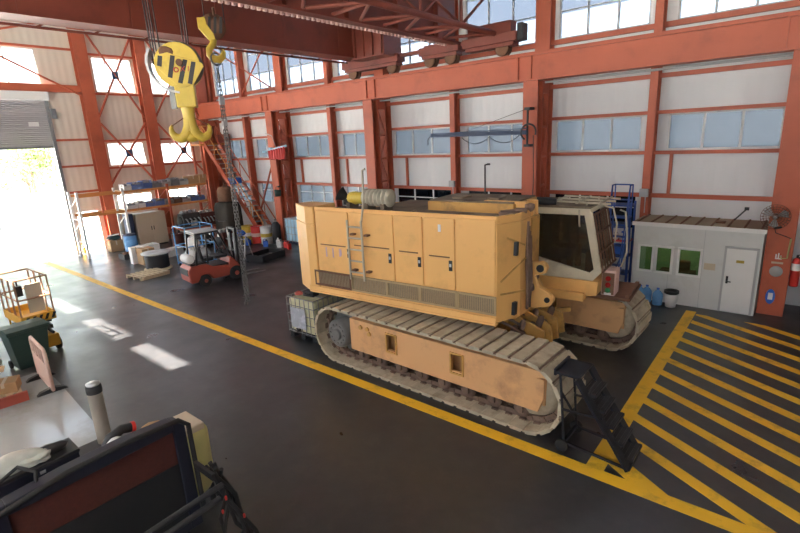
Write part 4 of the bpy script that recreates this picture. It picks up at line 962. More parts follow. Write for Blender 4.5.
for x,z,lb in ((-5.4,2.02,'blue crate on the upper blue shelf behind the ladder'),(-4.6,1.02,'blue crate on the middle blue shelf behind the ladder')):
    t = thing('plastic_crate',lb,'crate',(x,16.05,z)); q = MB(); q.bb(-0.3,0.3,-0.2,0.2,0,0.03); q.bb(-0.3,0.3,-0.2,-0.18,0.03,0.3); q.bb(-0.3,0.3,0.18,0.2,0.03,0.3); q.bb(-0.3,-0.28,-0.18,0.18,0.03,0.3); q.bb(0.28,0.3,-0.18,0.18,0.03,0.3); q.build('crate_body','blue',t)
# junction boxes on the wall posts
for x,z,lb in ((-3.85,2.98,'small grey junction box on the wall post above the cabin corner'),(-10.75,3.1,'small grey junction box on the wall post behind the excavator')):
    t = thing('junction_box',lb,'box',(x-0.02,16.03,z)); MB().bb(-0.12,0.12,-0.05,0.06,-0.12,0.12).build('box_body','grey_frame',t,0.01); MB().tube((0.05,0.0,-0.12),(0.05,0.0,-0.6),0.015,6).build('conduit','grey_frame',t)
# ---------------- jib arm on the wall column
jb = thing('jib_arm','slender blue jib arm with hanging cable on the column behind the cab','jib crane',(-7.25,15.0,4.9))
q = MB(); q.bar((-3.7,0,0.04),(0.05,0,0.0),0.07,0.14); q.bar((-3.7,0,0.10),(0.05,0,0.12),0.09,0.03); q.build('boom','jib_blue',jb)
q = MB(); q.tube((0.05,0.05,-0.45),(0.05,0.05,0.75),0.035,8); q.bb(-0.05,0.15,0.0,0.32,0.68,0.76); q.bb(-0.05,0.15,0.0,0.32,-0.45,-0.37); q.ring((0.12,-0.02,0.0),(0,1,0),0.25,0.03,20,8,R(-60),R(200)); q.build('post','black',jb)
q = MB(); q.path([(0.05,0.05,0.72),(-2.2,0.02,0.12)],0.008,5); q.build('tie_rod','black',jb)
q = MB(); pts = []
for i in range(25): 
    x = -0.2-i*0.09; pts.append((x,-0.02,-0.08-0.22*abs(math.sin(i*math.pi/12))**0.8))
q.path(pts,0.014,6); q.path([(0.3,-0.05,-0.1),(0.34,-0.05,-1.5),(0.28,0.0,-2.6)],0.014,6); q.path([(-3.7,0,0.05),(-3.85,0,-0.1),(-3.85,0,-0.3)],0.016,6)
q.build('cable','black',jb)
hb_ = thing('hose_bracket','pale blue arm with red strap bundle on the column by the blue tank','bracket',(-21.05,15.2,4.55))
q = MB(); q.tube((-0.55,0,0.0),(1.35,0,0.25),0.055,10); q.bb(-0.1,0.1,0,0.12,-0.2,0.2); q.build('arm','pale_blue',hb_)
q = MB()
for i in range(6): q.path([(0.0+i*0.2,-0.05,0.05+i*0.026),(0.05+i*0.2,-0.06,-0.35),(0.13+i*0.2,-0.04,-0.38),(0.18+i*0.2,-0.03,0.08+i*0.026)],0.06,7)
q.build('strap_bundle','red',hb_)
q = MB(); q.path([(-0.2,-0.02,0.9),(0.3,-0.02,0.75),(0.6,-0.02,0.12)],0.02,6); q.build('brace','pale_steel',hb_)
bu = thing('hanging_bucket','dull green bucket hanging on the laced column beside the excavator tail','bucket',(-20.7,15.15,2.35))
MB().lathe([(0.0,0),(0.15,0),(0.18,0.32),(0.16,0.32),(0.13,0.03),(0,0.03)],n=16).build('bucket_body','bin_green',bu); MB().ring((0,0,0.32),(0,1,0),0.17,0.01,12,5,0,math.pi).build('handle','black',bu)
MB().bb(-0.03,0.03,0.02,0.17,0.46,0.52).build('wall_hook','black',bu)

# ================================================================== left side: racking, tools, forklift
def bin_(name,x,y,z,d,m,label,group=None,kind='bin'):
    """open-topped picking bin with a sloping front and a rim"""
    t = thing(name,label,'bin',(x,y,z),0,group); w, l, h = d
    q = MB(); q.bb(-l/2,l/2,-w/2,w/2,0,0.02); q.bb(-l/2,-l/2+0.02,-w/2,w/2,0.02,h); q.bb(-l/2,l/2,-w/2,-w/2+0.02,0.02,h); q.bb(-l/2,l/2,w/2-0.02,w/2,0.02,h)
    q.prism([(l/2-0.02,0.02),(l/2,0.02),(l/2+0.06,h*0.7),(l/2+0.04,h*0.7)],-w/2,w/2,0,lambda a,b,c:(a,c,b)); q.build('bin_shell',m,t)
    q = MB(); rnd = random.Random(int(y*97))
    for i in range(5): q.blob((rnd.uniform(-l/3,l/3),rnd.uniform(-w/3,w/3),h*0.75),(0.1,0.1,h*0.3),i,0.3,1)
    q.build('contents','grey_steel',t); return t
RX0, RX1 = -27.25, -26.2
rk = thing('pallet_rack','orange beamed pallet racking along the end wall','rack',(0,0,0))
for y in (7.95,9.95,12.2,14.45):
    q = MB()
    for x in (RX0,RX1): q.bb(x-0.05,x+0.05,y-0.05,y+0.05,0,3.15)
    for i in range(5): q.bar((RX0,y,0.2+i*0.55),(RX1,y,0.75+i*0.55) if i%2==0 else (RX1,y,0.2+i*0.55),0.03,0.03); 
    q.build('upright_frame','white' if y < 11 else 'steel',rk)
for z in (2.02,2.95):
    for y0,y1 in ((8.0,9.9),(10.0,12.15),(12.25,14.4)):
        for x in (RX0,RX1):
            MB().bb(x-0.03,x+0.03,y0,y1,z-0.06,z+0.05).build('beam','orange_beam',rk)
    for y0,y1 in ((10.0,12.15),(12.25,14.4)): MB().bb(RX0+0.03,RX1-0.03,y0,y1,z+0.02,z+0.05).build('shelf_board','wood',rk)
q = MB(); q.bb(RX1-0.03,RX1+0.03,8.9,8.94,2.07,2.9); q.build('divider_post','steel',rk)
G1, G2 = 'bins on the upper rack shelf','bins on the lower rack shelf'
up_ = [('white',0.4),('bin_blue',0.55),('bin_blue',0.5),('grey_steel',0.5),('grey_frame',0.5),('grey_steel',0.45),('grey_frame',0.5)]
y = 10.1
for i,(m,w) in enumerate(up_):
    bin_('storage_bin',-26.6,y+w/2-0.02,3.0,(w-0.05,0.6,0.30+0.05*(i%3)),m,'%s bin, %s from the doorway end on the upper rack shelf' % ({'bin_blue':'blue','white':'white','grey_steel':'dark grey','grey_frame':'light grey'}[m],ORD[i]),G1)
    if i+1 < len(up_) and y < 12.2 < y+w+up_[i+1][1]: y += 0.02
    y += w-0.01
lo_ = [('white',0.55),('white',0.4),('bin_blue',0.5),('bin_blue',0.5),('grey_steel',0.5),('rust',0.5),('grey_frame',0.5),('bin_blue',0.45),('bin_blue',0.4)]
y = 10.1
for i,(m,w) in enumerate(lo_):
    bin_('storage_bin',-26.6,y+w/2-0.02,2.07,(w-0.05,0.6,0.26+0.06*(i%2)),m,'%s bin, %s from the doorway end on the lower rack shelf' % ({'bin_blue':'blue','white':'white','grey_steel':'dark grey','grey_frame':'light grey','rust':'brown'}[m],ORD[i]),G2); y += w-0.01
def carton(x,y,z,d,label,m='carton',rz=0):
    t = thing('cardboard_box',label,'box',(x,y,z),rz); q = MB(); q.bb(-d[0]/2,d[0]/2,-d[1]/2,d[1]/2,0,d[2]); q.build('box_body',m,t,0.008)
    q = MB(); q.bb(-d[0]/2-0.004,d[0]/2+0.004,-0.03,0.03,d[2]*0.6,d[2]+0.004); q.build('packing_tape','beige',t); return t
carton(-26.6,13.77,3.0,(0.6,0.62,0.42),'brown cardboard box at the stairs end of the upper rack shelf')
carton(-26.5,14.28,3.0,(0.6,0.40,0.46),'darker cardboard box overhanging the rack shelf beside the hook chain')
# beige steel cabinet under the rack
kb = thing('steel_cabinet','beige two door steel cabinet under the rack','cabinet',(-26.75,11.2,0))
MB().bb(-0.35,0.33,-0.75,0.75,0.08,1.75).build('cabinet_body','beige',kb,0.01)
for sy in (-1,1):
    q = MB(); q.bb(0.33,0.355,min(0.01*sy,0.74*sy),max(0.01*sy,0.74*sy),0.12,1.72); dd = q.build('door','beige',kb,0.004)
    MB().bb(0.355,0.38,0.06*sy-0.015,0.06*sy+0.015,0.85,1.05).build('handle','black',dd)
MB().bb(-0.3,0.3,-0.7,0.7,0.0,0.08).build('plinth','black',kb)
lk = thing('steel_locker','narrow blue grey locker beside the beige cabinet','locker',(-26.75,10.2,0))
MB().bb(-0.25,0.25,-0.16,0.16,0,1.8).build('locker_body','jib_blue',lk,0.01); q = MB(); q.bb(0.25,0.27,-0.14,0.14,0.05,1.75); dd = q.build('door','jib_blue',lk); MB().bb(0.27,0.29,0.08,0.11,0.9,1.05).build('handle','black',dd)
bl = thing('plastic_barrel','blue plastic barrel standing beside the rack','barrel',(-25.75,9.75,0))
MB().lathe([(0,0),(0.26,0.0),(0.30,0.06),(0.31,0.3),(0.295,0.32),(0.31,0.34),(0.31,0.62),(0.295,0.64),(0.31,0.66),(0.30,0.84),(0.26,0.90),(0,0.9)],n=22).build('barrel_body','water_blue',bl)
MB().lathe([(0.31,0.86),(0.31,0.92),(0.0,0.94)],n=22).build('lid','jib_blue',bl)
carton(-27.0,9.45,0,(0.5,0.6,0.55),'open cardboard box with a green item on top below the first end column')
t = thing('green_bag','green and white bag lying on the cardboard box by the end column','bag',(-27.0,9.45,0.55)); MB().blob((0,0,0.15),(0.28,0.3,0.16),4,0.3).build('bag_body','bin_green',t); MB().bar((-0.1,-0.2,0.25),(0.2,0.2,0.3),0.2,0.05).build('white_flap','white',t)
# workbench with engines
wb = thing('workbench','long steel workbench loaded with engine blocks','bench',(-24.9,13.4,0))
MB().bb(-0.45,0.45,-1.45,1.45,0.80,0.86).build('bench_top','steel',wb)
for x in (-0.4,0.4):
    for y in (-1.38,1.38): MB().bb(x-0.04,x+0.04,y-0.04,y+0.04,0,0.8).build('leg','black',wb)
MB().bb(-0.42,0.42,-1.4,1.4,0.25,0.28).build('lower_shelf','grey_steel',wb)
def engine(x,y,z,label,m,sc=1.0,rz=0,plate=False):
    t = thing('engine_block',label,'engine',(x,y,z),rz)
    q = MB(); q.prism([(-0.3,0.1),(-0.2,0),(0.2,0),(0.3,0.1),(0.26,0.45),(0.18,0.62),(-0.18,0.62),(-0.26,0.45)],-0.36,0.36); q2 = MB()
    q2.prism([(-0.3*sc,0.1*sc),(-0.2*sc,0),(0.2*sc,0),(0.3*sc,0.1*sc),(0.26*sc,0.45*sc),(0.18*sc,0.62*sc),(-0.18*sc,0.62*sc),(-0.26*sc,0.45*sc)],-0.38*sc,0.38*sc,0,lambda a,b,c:(a,c,b)); q2.build('engine_casing',m,t,0.02)
    q = MB()
    for i in range(4): q.lathe([(0.07*sc,0),(0.08*sc,0.03),(0.08*sc,0.1*sc),(0.05*sc,0.13*sc)],(0,(-0.27+i*0.18)*sc,0.62*sc),(0,0,1),12)
    for i in range(4): q.path([(0.26*sc,(-0.27+i*0.18)*sc,0.42*sc),(0.36*sc,(-0.27+i*0.18)*sc,0.4*sc),(0.38*sc,(-0.2+i*0.18)*sc,0.2*sc)],0.03*sc,8)
    q.build('manifold','grey_steel',t)
    MB().lathe([(0.22*sc,0),(0.22*sc,0.05),(0.05,0.09)],(0,-0.38*sc,0.3*sc),(0,-1,0),20).build('flywheel','black',t)
    if plate: MB().bb(0.3*sc,0.34*sc,-0.12,0.2,0.15,0.4).build('white_cover','pale_steel',t)
    return t
engine(-24.85,12.45,0.86,'black engine block with a white cover on the workbench','black',1.25,0,True)
engine(-24.85,13.4,0.86,'dark red engine block in the middle of the workbench','core',1.1)
engine(-24.85,14.3,0.86,'grey engine block at the far end of the workbench','grey_steel',1.0)
engine(-23.2,12.3,0.0,'black engine standing on the floor behind the blue trolley','black',1.2,0.4)
engine(-22.2,12.9,0.0,'dark red engine on the floor beside the black tarpaulin stack','core',1.3,0.2)
rd = thing('steel_drum','dark red steel drum in front of the workbench','drum',(-23.8,11.2,0)); PROF = [(0,0),(0.29,0),(0.295,0.02),(0.285,0.04),(0.285,0.28),(0.297,0.30),(0.285,0.32),(0.285,0.58),(0.297,0.60),(0.285,0.62),(0.285,0.86),(0.297,0.88),(0.28,0.88),(0.27,0.86),(0,0.86)]
MB().lathe(PROF,n=24).build('drum_body','core',rd); MB().lathe([(0.03,0.86),(0.03,0.885),(0,0.885)],(0.18,0,0),n=10).build('bung','pale_steel',rd)
# white crates, carton, spool, pallet
for i,(x,y,z,lb) in enumerate([(-23.6,9.6,0,'white plastic crate on the floor beside the brown carton'),(-23.5,9.6,0.34,'white plastic crate stacked on another beside the brown carton'),(-23.1,10.5,0,'white plastic crate on the floor behind the brown carton'),(-24.4,9.9,0,'white plastic crate nearest the blue barrel')]):
    t = thing('plastic_crate',lb,'crate',(x,y,z),0.1*i); q = MB(); q.bb(-0.3,0.3,-0.4,0.4,0,0.03); q.bb(-0.3,0.3,-0.4,-0.37,0.03,0.32); q.bb(-0.3,0.3,0.37,0.4,0.03,0.32); q.bb(-0.3,-0.27,-0.37,0.37,0.03,0.32); q.bb(0.27,0.3,-0.37,0.37,0.03,0.32); q.build('crate_body','white',t); MB().blob((0,0,0.2),(0.22,0.3,0.14),i,0.3).build('contents','rag',t)
carton(-22.5,9.05,0,(0.6,0.55,0.7),'brown carton behind the cable spool')
carton(-23.0,8.8,0,(0.3,0.4,0.75),'white carton beside the brown carton behind the spool','white')
bk_ = thing('scrap_bin','small black scrap tray on the floor beside the white crates','tray',(-24.5,9.1,0)); q = MB(); q.bb(-0.35,0.35,-0.35,0.35,0,0.03); q.bb(-0.35,0.35,-0.35,-0.32,0.03,0.25); q.bb(-0.35,0.35,0.32,0.35,0.03,0.25); q.bb(-0.35,-0.32,-0.32,0.32,0.03,0.25); q.bb(0.32,0.35,-0.32,0.32,0.03,0.25); q.build('tray_body','black',bk_); q = MB(); [q.blob((0.15*math.cos(i*1.3),0.18*math.sin(i*1.3),0.18),(0.14,0.12,0.14),i,0.35,1) for i in range(5)]; q.build('scrap','rust',bk_)
so = thing('cable_spool','dark cable spool with a pale wooden top lying flat beside the pallet','spool',(-21.0,8.85,0))
MB().lathe([(0,0),(0.55,0),(0.55,0.05),(0,0.051)],n=28).build('bottom_flange','wood',so)
q = MB(); q.lathe([(0.3,0.05)]+[(0.46+0.014*(i%2),0.08+i*0.035) for i in range(17)]+[(0.3,0.68)],n=28); q.build('wound_cable','black',so)
MB().lathe([(0,0.68),(0.58,0.68),(0.58,0.73),(0.06,0.731),(0.06,0.72),(0,0.72)],n=28).build('top_flange','pale_steel',so)
pt_ = thing('wooden_pallet','bare wooden pallet on the floor between the spool and the yellow line','pallet',(-20.15,8.05,0),R(6))
q = MB()
for i in range(7): q.bb(-0.55,0.55,-0.6+i*0.185,-0.49+i*0.185,0.12,0.145)
q.build('deck_board','wood',pt_)
for x in (-0.5,0,0.5): MB().bb(x-0.05,x+0.05,-0.6,0.6,0.025,0.12).build('bearer','wood',pt_)
q = MB()
for x in (-0.5,0,0.5): q.bb(x-0.05,x+0.05,-0.6,0.6,0,0.024)
q.build('bottom_board','wood',pt_)
# blue tube trolley
tr = thing('cage_trolley','blue tubular cage trolley holding white sacks beside the forklift','trolley',(-20.0,10.1,0))
q = MB()
for x in (-0.5,0.5):
    for y in (-0.6,0.6): q.tube((x,y,0.12),(x,y,1.75),0.03,8)
for z in (0.2,0.95,1.75):
    for x in (-0.5,0.5): q.tube((x,-0.6,z),(x,0.6,z),0.022,8)
    for y in (-0.6,0.6): q.tube((-0.5,y,z),(0.5,y,z),0.022,8)
q.bar((0.5,-0.6,0.2),(0.62,-0.75,0.03),0.05,0.05); q.bar((0.5,-0.6,0.3),(0.3,-0.75,0.03),0.05,0.05)
q.build('frame','water_blue',tr)
MB().bb(-0.5,0.5,-0.6,0.6,0.18,0.21).build('deck','grey_steel',tr)
for x in (-0.45,0.45):
    for y in (-0.52,0.52): MB().lathe([(0.02,-0.025),(0.08,-0.02),(0.08,0.02),(0.02,0.025)],(x,y,0.08),(1,0,0),14).build('caster','rubber',tr)
for i,(x,y,z,m,lb) in enumerate([(0.0,-0.25,0.21,'white','white sack low in the blue cage trolley'),(0.0,0.3,0.21,'pale_steel','grey sack low at the back of the blue cage trolley'),(0.05,-0.1,0.72,'white','white sack on top of the load in the blue cage trolley')]):
    t = thing('sack',lb,'sack',(-20.0+x,10.1+y,z)); MB().blob((0,0,0.26),(0.36,0.27,0.28),i+7,0.15).build('sack_body',m,t); MB().lathe([(0.05,0.5),(0.09,0.58),(0.04,0.6)],n=8).build('tied_neck',m,t)
# tall dark tarpaulin stack, cone-like yellow sign, drums, tank
tp = thing('tarpaulin_stack','tall dark brown tarpaulin covered stack behind the hanging chain','stack',(-23.55,13.95,0))
q = MB(); n = 28; rings = []
for k,(z,r_) in enumerate([(0,1.0),(0.6,0.97),(1.3,0.95),(1.8,0.93),(2.05,0.82),(2.12,0.4)]):
    rings.append([(math.copysign(abs(math.cos(2*math.pi*i/n))**0.5,math.cos(2*math.pi*i/n))*0.75*r_*(1+0.05*math.sin(i*3+k*0.4)*(1-z/3)), math.copysign(abs(math.sin(2*math.pi*i/n))**0.5,math.sin(2*math.pi*i/n))*0.55*r_*(1+0.05*math.cos(i*2.3)*(1-z/3)), z) for i in range(n)])
q.add([v for r_ in rings for v in r_],[(k*n+i,k*n+(i+1)%n,(k+1)*n+(i+1)%n,(k+1)*n+i) for k in range(5) for i in range(n)]+[tuple(range(n))[::-1],tuple(range(5*n,6*n))],0,True); q.build('tarpaulin','tarp',tp)
MB().path([(-0.5,-0.5,1.2),(0.0,-0.6,1.15),(0.55,-0.5,1.2)],0.02,6).build('tie_rope','rope',tp)
t = thing('rusty_tank','round rust brown tank on top of the tarpaulin stack','tank',(-23.55,13.95,2.12)); MB().lathe([(0,0),(0.38,0.0),(0.42,0.1),(0.42,0.6),(0.3,0.75),(0,0.8)],n=22).build('tank_shell','rust',t); MB().tube((0,0,0.78),(0,0,0.95),0.06,10).build('neck','rust',t)
t = thing('floor_sign','yellow folded floor sign standing on the workbench end','sign',(-24.45,14.62,0.86)); q = MB()
for s in (-1,1): q.add([(0,s*0.02-0.13,0.7),(0,s*0.02+0.13,0.7),(s*0.14,s*0.02+0.16,0.02),(s*0.14,s*0.02-0.16,0.02),(s*0.015,s*0.02-0.13,0.7),(s*0.015,s*0.02+0.13,0.7),(s*0.155,s*0.02+0.16,0.0),(s*0.155,s*0.02-0.16,0.0)],[(0,1,2,3),(7,6,5,4),(0,4,5,1),(2,6,7,3),(1,5,6,2),(0,3,7,4)])
q.build('sign_leaf','hook_yellow',t); MB().tube((0,-0.1,0.72),(0,0.1,0.72),0.02,8).build('hinge','black',t)
for x,y,m,band,lb in ((-22.35,14.2,'hook_yellow','white','yellow drum with a white band at the foot of the stairs'),(-21.75,14.35,'red','pinkish','red drum between the yellow and the white drum'),(-21.15,14.5,'white','hook_yellow','white drum with a yellow band beside the laced column')):
    t = thing('steel_drum',lb,'drum',(x,y,0),0); MB().lathe(PROF,n=24).build('drum_body',m,t); MB().lathe([(0.288,0.36),(0.288,0.54)],n=24).build('band',band,t); MB().lathe([(0.03,0.86),(0.03,0.885),(0,0.885)],(0.18,0,0),n=10).build('bung','pale_steel',t)
t = thing('gas_cylinder','short black cylinder at the foot of the laced column by the stairs','cylinder',(-20.62,14.75,0)); MB().lathe([(0,0),(0.2,0),(0.22,0.04),(0.22,0.95),(0.12,1.1),(0.06,1.12)],n=20).build('cylinder_body','black',t); MB().lathe([(0.06,1.12),(0.06,1.25),(0.03,1.27)],n=10).build('valve','grey_steel',t)
ib2 = thing('liquid_tank','pale blue caged liquid tank by the wall behind the excavator tail','tank',(-19.75,15.55,0))
MB().bb(-0.5,0.5,-0.5,0.5,0.14,1.25).build('tank_body','pale_blue',ib2,0.05)
q = MB()
for i in range(5):
    o = -0.5+i*0.25
    for s in (-0.515,0.515): q.tube((o,s,0.1),(o,s,1.28),0.012,6); q.tube((s,o,0.1),(s,o,1.28),0.012,6)
for z in (0.15,0.5,0.85,1.26):
    for s in (-0.515,0.515): q.tube((-0.515,s,z),(0.515,s,z),0.012,6); q.tube((s,-0.515,z),(s,0.515,z),0.012,6)
q.build('cage','pale_steel',ib2); MB().bb(-0.5,0.5,-0.5,0.5,0,0.14).build('base_pallet','jib_blue',ib2); MB().lathe([(0.12,1.25),(0.12,1.3),(0,1.31)],n=14).build('lid','white',ib2)
def jug(x,y,m,lb,rz=0):
    t = thing('oil_jug',lb,'jug',(x,y,0),rz); MB().prism([(-0.12,-0.09),(0.12,-0.09),(0.12,0.09),(-0.12,0.09)],0,0.3).build('jug_body',m,t,0.03); MB().lathe([(0.035,0.29),(0.035,0.36),(0,0.365)],(0.06,0,0),n=10).build('cap','black',t); MB().path([(-0.1,0,0.29),(-0.08,0,0.38),(0.0,0,0.38),(0.02,0,0.3)],0.018,6).build('handle',m,t)
jug(-20.1,14.45,'white','white oil jug in front of the black cylinder'); jug(-19.7,14.2,'white','white oil jug nearest the red jugs by the tank',0.5); jug(-19.3,14.3,'red','red oil jug in front of the pale blue tank',0.2); jug(-18.9,14.15,'red','red oil jug closest to the excavator tail',-0.4); jug(-20.5,13.95,'blue','blue oil jug at the foot of the drums',0.9); jug(-21.6,13.7,'blue','blue oil jug in front of the red drum',0.1)
# low black trough behind the forklift forks
t = thing('drip_tray','black drip tray on the floor beyond the forklift forks','tray',(-18.3,12.4,0),R(10)); q = MB(); q.bb(-0.5,0.5,-0.7,0.7,0,0.03); q.bb(-0.5,0.5,-0.7,-0.66,0.03,0.3); q.bb(-0.5,0.5,0.66,0.7,0.03,0.3); q.bb(-0.5,-0.46,-0.66,0.66,0.03,0.3); q.bb(0.46,0.5,-0.66,0.66,0.03,0.3); q.build('tray_body','black',t,0.01); MB().bb(-0.45,0.45,-0.65,0.65,0.03,0.1).build('grating','grey_steel',t)
t = thing('step_ladder','grey folding step ladder standing beyond the forklift mast','ladder',(-18.6,11.5,0),R(20)); q = MB()
for x in (-0.22,0.22): q.bar((x,-0.35,0),(x,0,1.15),0.03,0.06); q.bar((x,0.4,0),(x,0.02,1.12),0.03,0.04)
q.build('side_rail','pale_steel',t)
for i in range(4): MB().bb(-0.22,0.22,-0.33+i*0.085,-0.22+i*0.085,0.25+i*0.25,0.28+i*0.25).build('tread','pale_steel',t)
t = thing('blue_bundle','blue cloth bundle on the step ladder','cloth',(-18.6,11.5,1.15)); MB().blob((0,0,0.13),(0.24,0.18,0.14),9,0.3).build('cloth_body','blue',t)
# staircase up the corner
ss = thing('steel_staircase','steep red steel staircase rising to the corner landing','stairs',(0,0,0))
A, B = (-21.7,15.0,0.05), (-26.4,15.0,5.1)
for y in (14.75,15.6):
    MB().bar((A[0],y,A[2]),(B[0],y,B[2]),0.06,0.24).build('stringer','steel',ss)
    q = MB(); q.tube((A[0],y,1.0),(B[0],y,B[2]+0.95),0.03,8)
    for i in range(6):
        f = i/5; q.tube((A[0]+(B[0]-A[0])*f,y,A[2]+(B[2]-A[2])*f),(A[0]+(B[0]-A[0])*f,y,A[2]+(B[2]-A[2])*f+0.95),0.025,6)
    q.build('handrail','steel' if y > 15 else 'orange_beam',ss)
for i in range(20):
    f = (i+0.6)/20; x = A[0]+(B[0]-A[0])*f; z = A[2]+(B[2]-A[2])*f
    MB().bb(x-0.13,x+0.13,14.78,15.57,z-0.015,z+0.02).build('tread','pale_steel',ss)
MB().bb(-27.4,-26.4,14.5,16.0,5.0,5.1).build('landing','orange_beam',ss)
q = MB()
for y in (14.5,15.25): q.tube((-27.4,y,5.1),(-27.4,y,6.1),0.03,8); 
q.tube((-27.4,14.5,6.1),(-26.4,14.5,6.1),0.03,8); q.tube((-26.4,14.5,5.1),(-26.4,14.5,6.1),0.03,8); q.tube((-27.4,14.5,6.1),(-27.4,15.6,6.1),0.03,8); q.build('landing_rail','orange_beam',ss)
q = MB()
for x in (-27.35,-26.45):
    for y in (14.55,): q.bb(x-0.05,x+0.05,y-0.05,y+0.05,0,5.0)
q.build('landing_post','steel',ss)
t = thing('tool_box','blue tool box standing on the staircase steps','tool box',(-24.3,15.05,2.92)); MB().bb(-0.2,0.2,-0.3,0.3,0.0,0.3).build('box_body','blue',t,0.01); MB().path([(0,-0.12,0.3),(0,-0.1,0.38),(0,0.1,0.38),(0,0.12,0.3)],0.015,6).build('handle','black',t)

# ---------------- forklift; local x = forward
fk = thing('forklift','red forklift with a dark overhead guard parked beside the blue trolley','forklift',(-16.95,9.05,0),R(83))
fk.scale = (0.93,0.93,0.95)
T = lambda a,b,c: (a,c,b)
q = MB(); q.prism([(-1.05,0.30),(-1.0,0.20),(-0.75,0.20),(-0.6,0.45),(-0.3,0.45),(-0.15,0.22),(0.55,0.22),(0.6,0.55),(0.45,0.66),(-0.1,0.72),(-0.35,0.86),(-0.95,0.86),(-1.08,0.7)],-0.5,0.5,0,T); q.build('chassis','fork_red',fk,0.05)
q = MB(); q.prism([(0.45,0.3),(0.95,0.3),(1.0,0.55),(0.85,0.78),(0.7,0.95),(0.6,0.95),(0.55,0.6)],-0.48,0.48,0,T); q.build('front_cowl','fork_red',fk,0.03)
q = MB(); q.bb(-0.95,-0.3,-0.4,0.4,0.86,0.92); q.bb(-0.3,0.55,-0.45,0.45,0.68,0.73); q.bb(-1.09,-1.06,-0.4,0.4,0.5,0.75); q.build('dark_trim','black',fk,0.01)
q = MB()
for y in (-0.45,0.45):
    q.bar((-0.72,y,0.86),(-0.62,y,2.02),0.06,0.06); q.bar((0.72,y,0.92),(0.25,y,2.05),0.06,0.06); q.bar((-0.62,y,2.02),(0.25,y,2.05),0.06,0.06)
    q.bar((-0.28,y,0.86),(-0.22,y,2.02),0.05,0.05)
q.bar((-0.62,-0.45,2.02),(-0.62,0.45,2.02),0.06,0.06); q.bar((0.25,-0.45,2.05),(0.25,0.45,2.05),0.06,0.06)
q.build('overhead_guard','black',fk)
MB().bb(-0.66,0.28,-0.47,0.47,2.06,2.10).build('roof_panel','pale_steel',fk,0.015)
q = MB(); q.bb(-0.42,0.05,-0.24,0.24,0.9,1.03); q.prism([(-0.45,1.0),(-0.33,1.0),(-0.42,1.5),(-0.52,1.48)],-0.24,0.24,0,T); q.build('seat','black',fk,0.03)
q = MB(); q.ring((0.42,0,1.2),(-0.6,0,0.8),0.17,0.018,20,6); q.tube((0.42,0,1.2),(0.62,0,0.95),0.03,8); q.tube((0.30,0.12,1.1),(0.55,-0.12,1.28),0.012,6); q.build('steering_wheel','black',fk)
q = MB(); q.lathe([(0,-0.36),(0.13,-0.36),(0.17,-0.3),(0.17,0.3),(0.13,0.36),(0,0.36)],(-0.88,0,1.10),(0,1,0),18); q.build('gas_bottle','white',fk)
for y in (-0.3,0.3):
    q = MB(); q.bb(0.98,1.12,y-0.06,y+0.06,0.12,2.02); q.build('mast_rail','black',fk)
    q = MB(); q.tube((1.0,y*0.6,0.3),(1.0,y*0.6,1.8),0.035,8); q.build('lift_cylinder','pale_steel',fk)
for z in (0.3,1.1,1.98): MB().bb(1.0,1.08,-0.3,0.3,z-0.04,z+0.04).build('mast_crossbar','black',fk)
q = MB(); q.bb(1.14,1.19,-0.42,0.42,0.15,0.25); q.bb(1.14,1.19,-0.42,0.42,0.5,0.6)
for i in range(7): q.bb(1.15,1.18,-0.4+i*0.13,-0.38+i*0.13,0.6,1.1)
q.bb(1.14,1.19,-0.42,0.42,1.08,1.12); q.build('fork_carriage','black',fk)
for y in (-0.28,0.28):
    q = MB(); q.prism([(1.19,0.04),(2.2,0.04),(2.2,0.055),(1.23,0.09),(1.23,0.6),(1.19,0.6)],y-0.05,y+0.05,0,T); q.build('fork','grey_steel',fk)
def wheel(par,x,y,z,r,w,rim='fork_red'):
    q = MB(); q.lathe([(r*0.55,-w/2),(r*0.93,-w/2),(r,-w/2+0.03),(r,w/2-0.03),(r*0.93,w/2),(r*0.55,w/2)],(x,y,z),(0,1,0),24); o = q.build('wheel','rubber',par)
    q = MB(); q.lathe([(0,-w/2-0.005),(r*0.3,-w/2-0.005),(r*0.57,-w/2+0.04),(r*0.57,w/2-0.04),(r*0.3,w/2+0.005),(0,w/2+0.005)],(x,y,z),(0,1,0),18); q.build('wheel_rim',rim,o)
for y in (-0.46,0.46): wheel(fk,-0.47,y,0.23,0.23,0.18); wheel(fk,0.80,y,0.28,0.28,0.2)
for y in (-0.42,0.42):
    q = MB(); q.lathe([(0.06,0),(0.05,0.06),(0.0,0.07)],(0.28,y,1.85),(1,0,0),12); q.build('work_lamp','pale_steel',fk)
MB().prism([(0.1,0.95),(0.56,0.95),(0.62,1.05),(0.1,1.05)],-0.3,0.3,0,T).build('dashboard','black',fk)

# ---------------- IBC tote in front of the excavator
ib = thing('liquid_tote','yellowed caged liquid tote with a grey label standing beside the excavator track','tank',(-9.62,7.92,0),R(2))
MB().bb(-0.48,0.48,-0.56,0.56,0.17,1.06).build('tank_body','ibc',ib,0.06)
q = MB(); q.bb(-0.5,0.5,-0.6,0.6,0.13,0.16); 
for x in (-0.42,0,0.42):
    for y in (-0.5,0,0.5): q.bb(x-0.07,x+0.07,y-0.08,y+0.08,0.02,0.13)
for x in (-0.42,0,0.42): q.bb(x-0.07,x+0.07,-0.6,0.6,0,0.02)
q.build('base_pallet','black',ib)
q = MB()
for i in range(7):
    x = -0.5+i/6.0
    for s in (-0.6,0.6): q.tube((x,s,0.15),(x,s,1.1),0.011,6)
for i in range(8):
    y = -0.6+i*1.2/7
    for s in (-0.5,0.5): q.tube((s,y,0.15),(s,y,1.1),0.011,6)
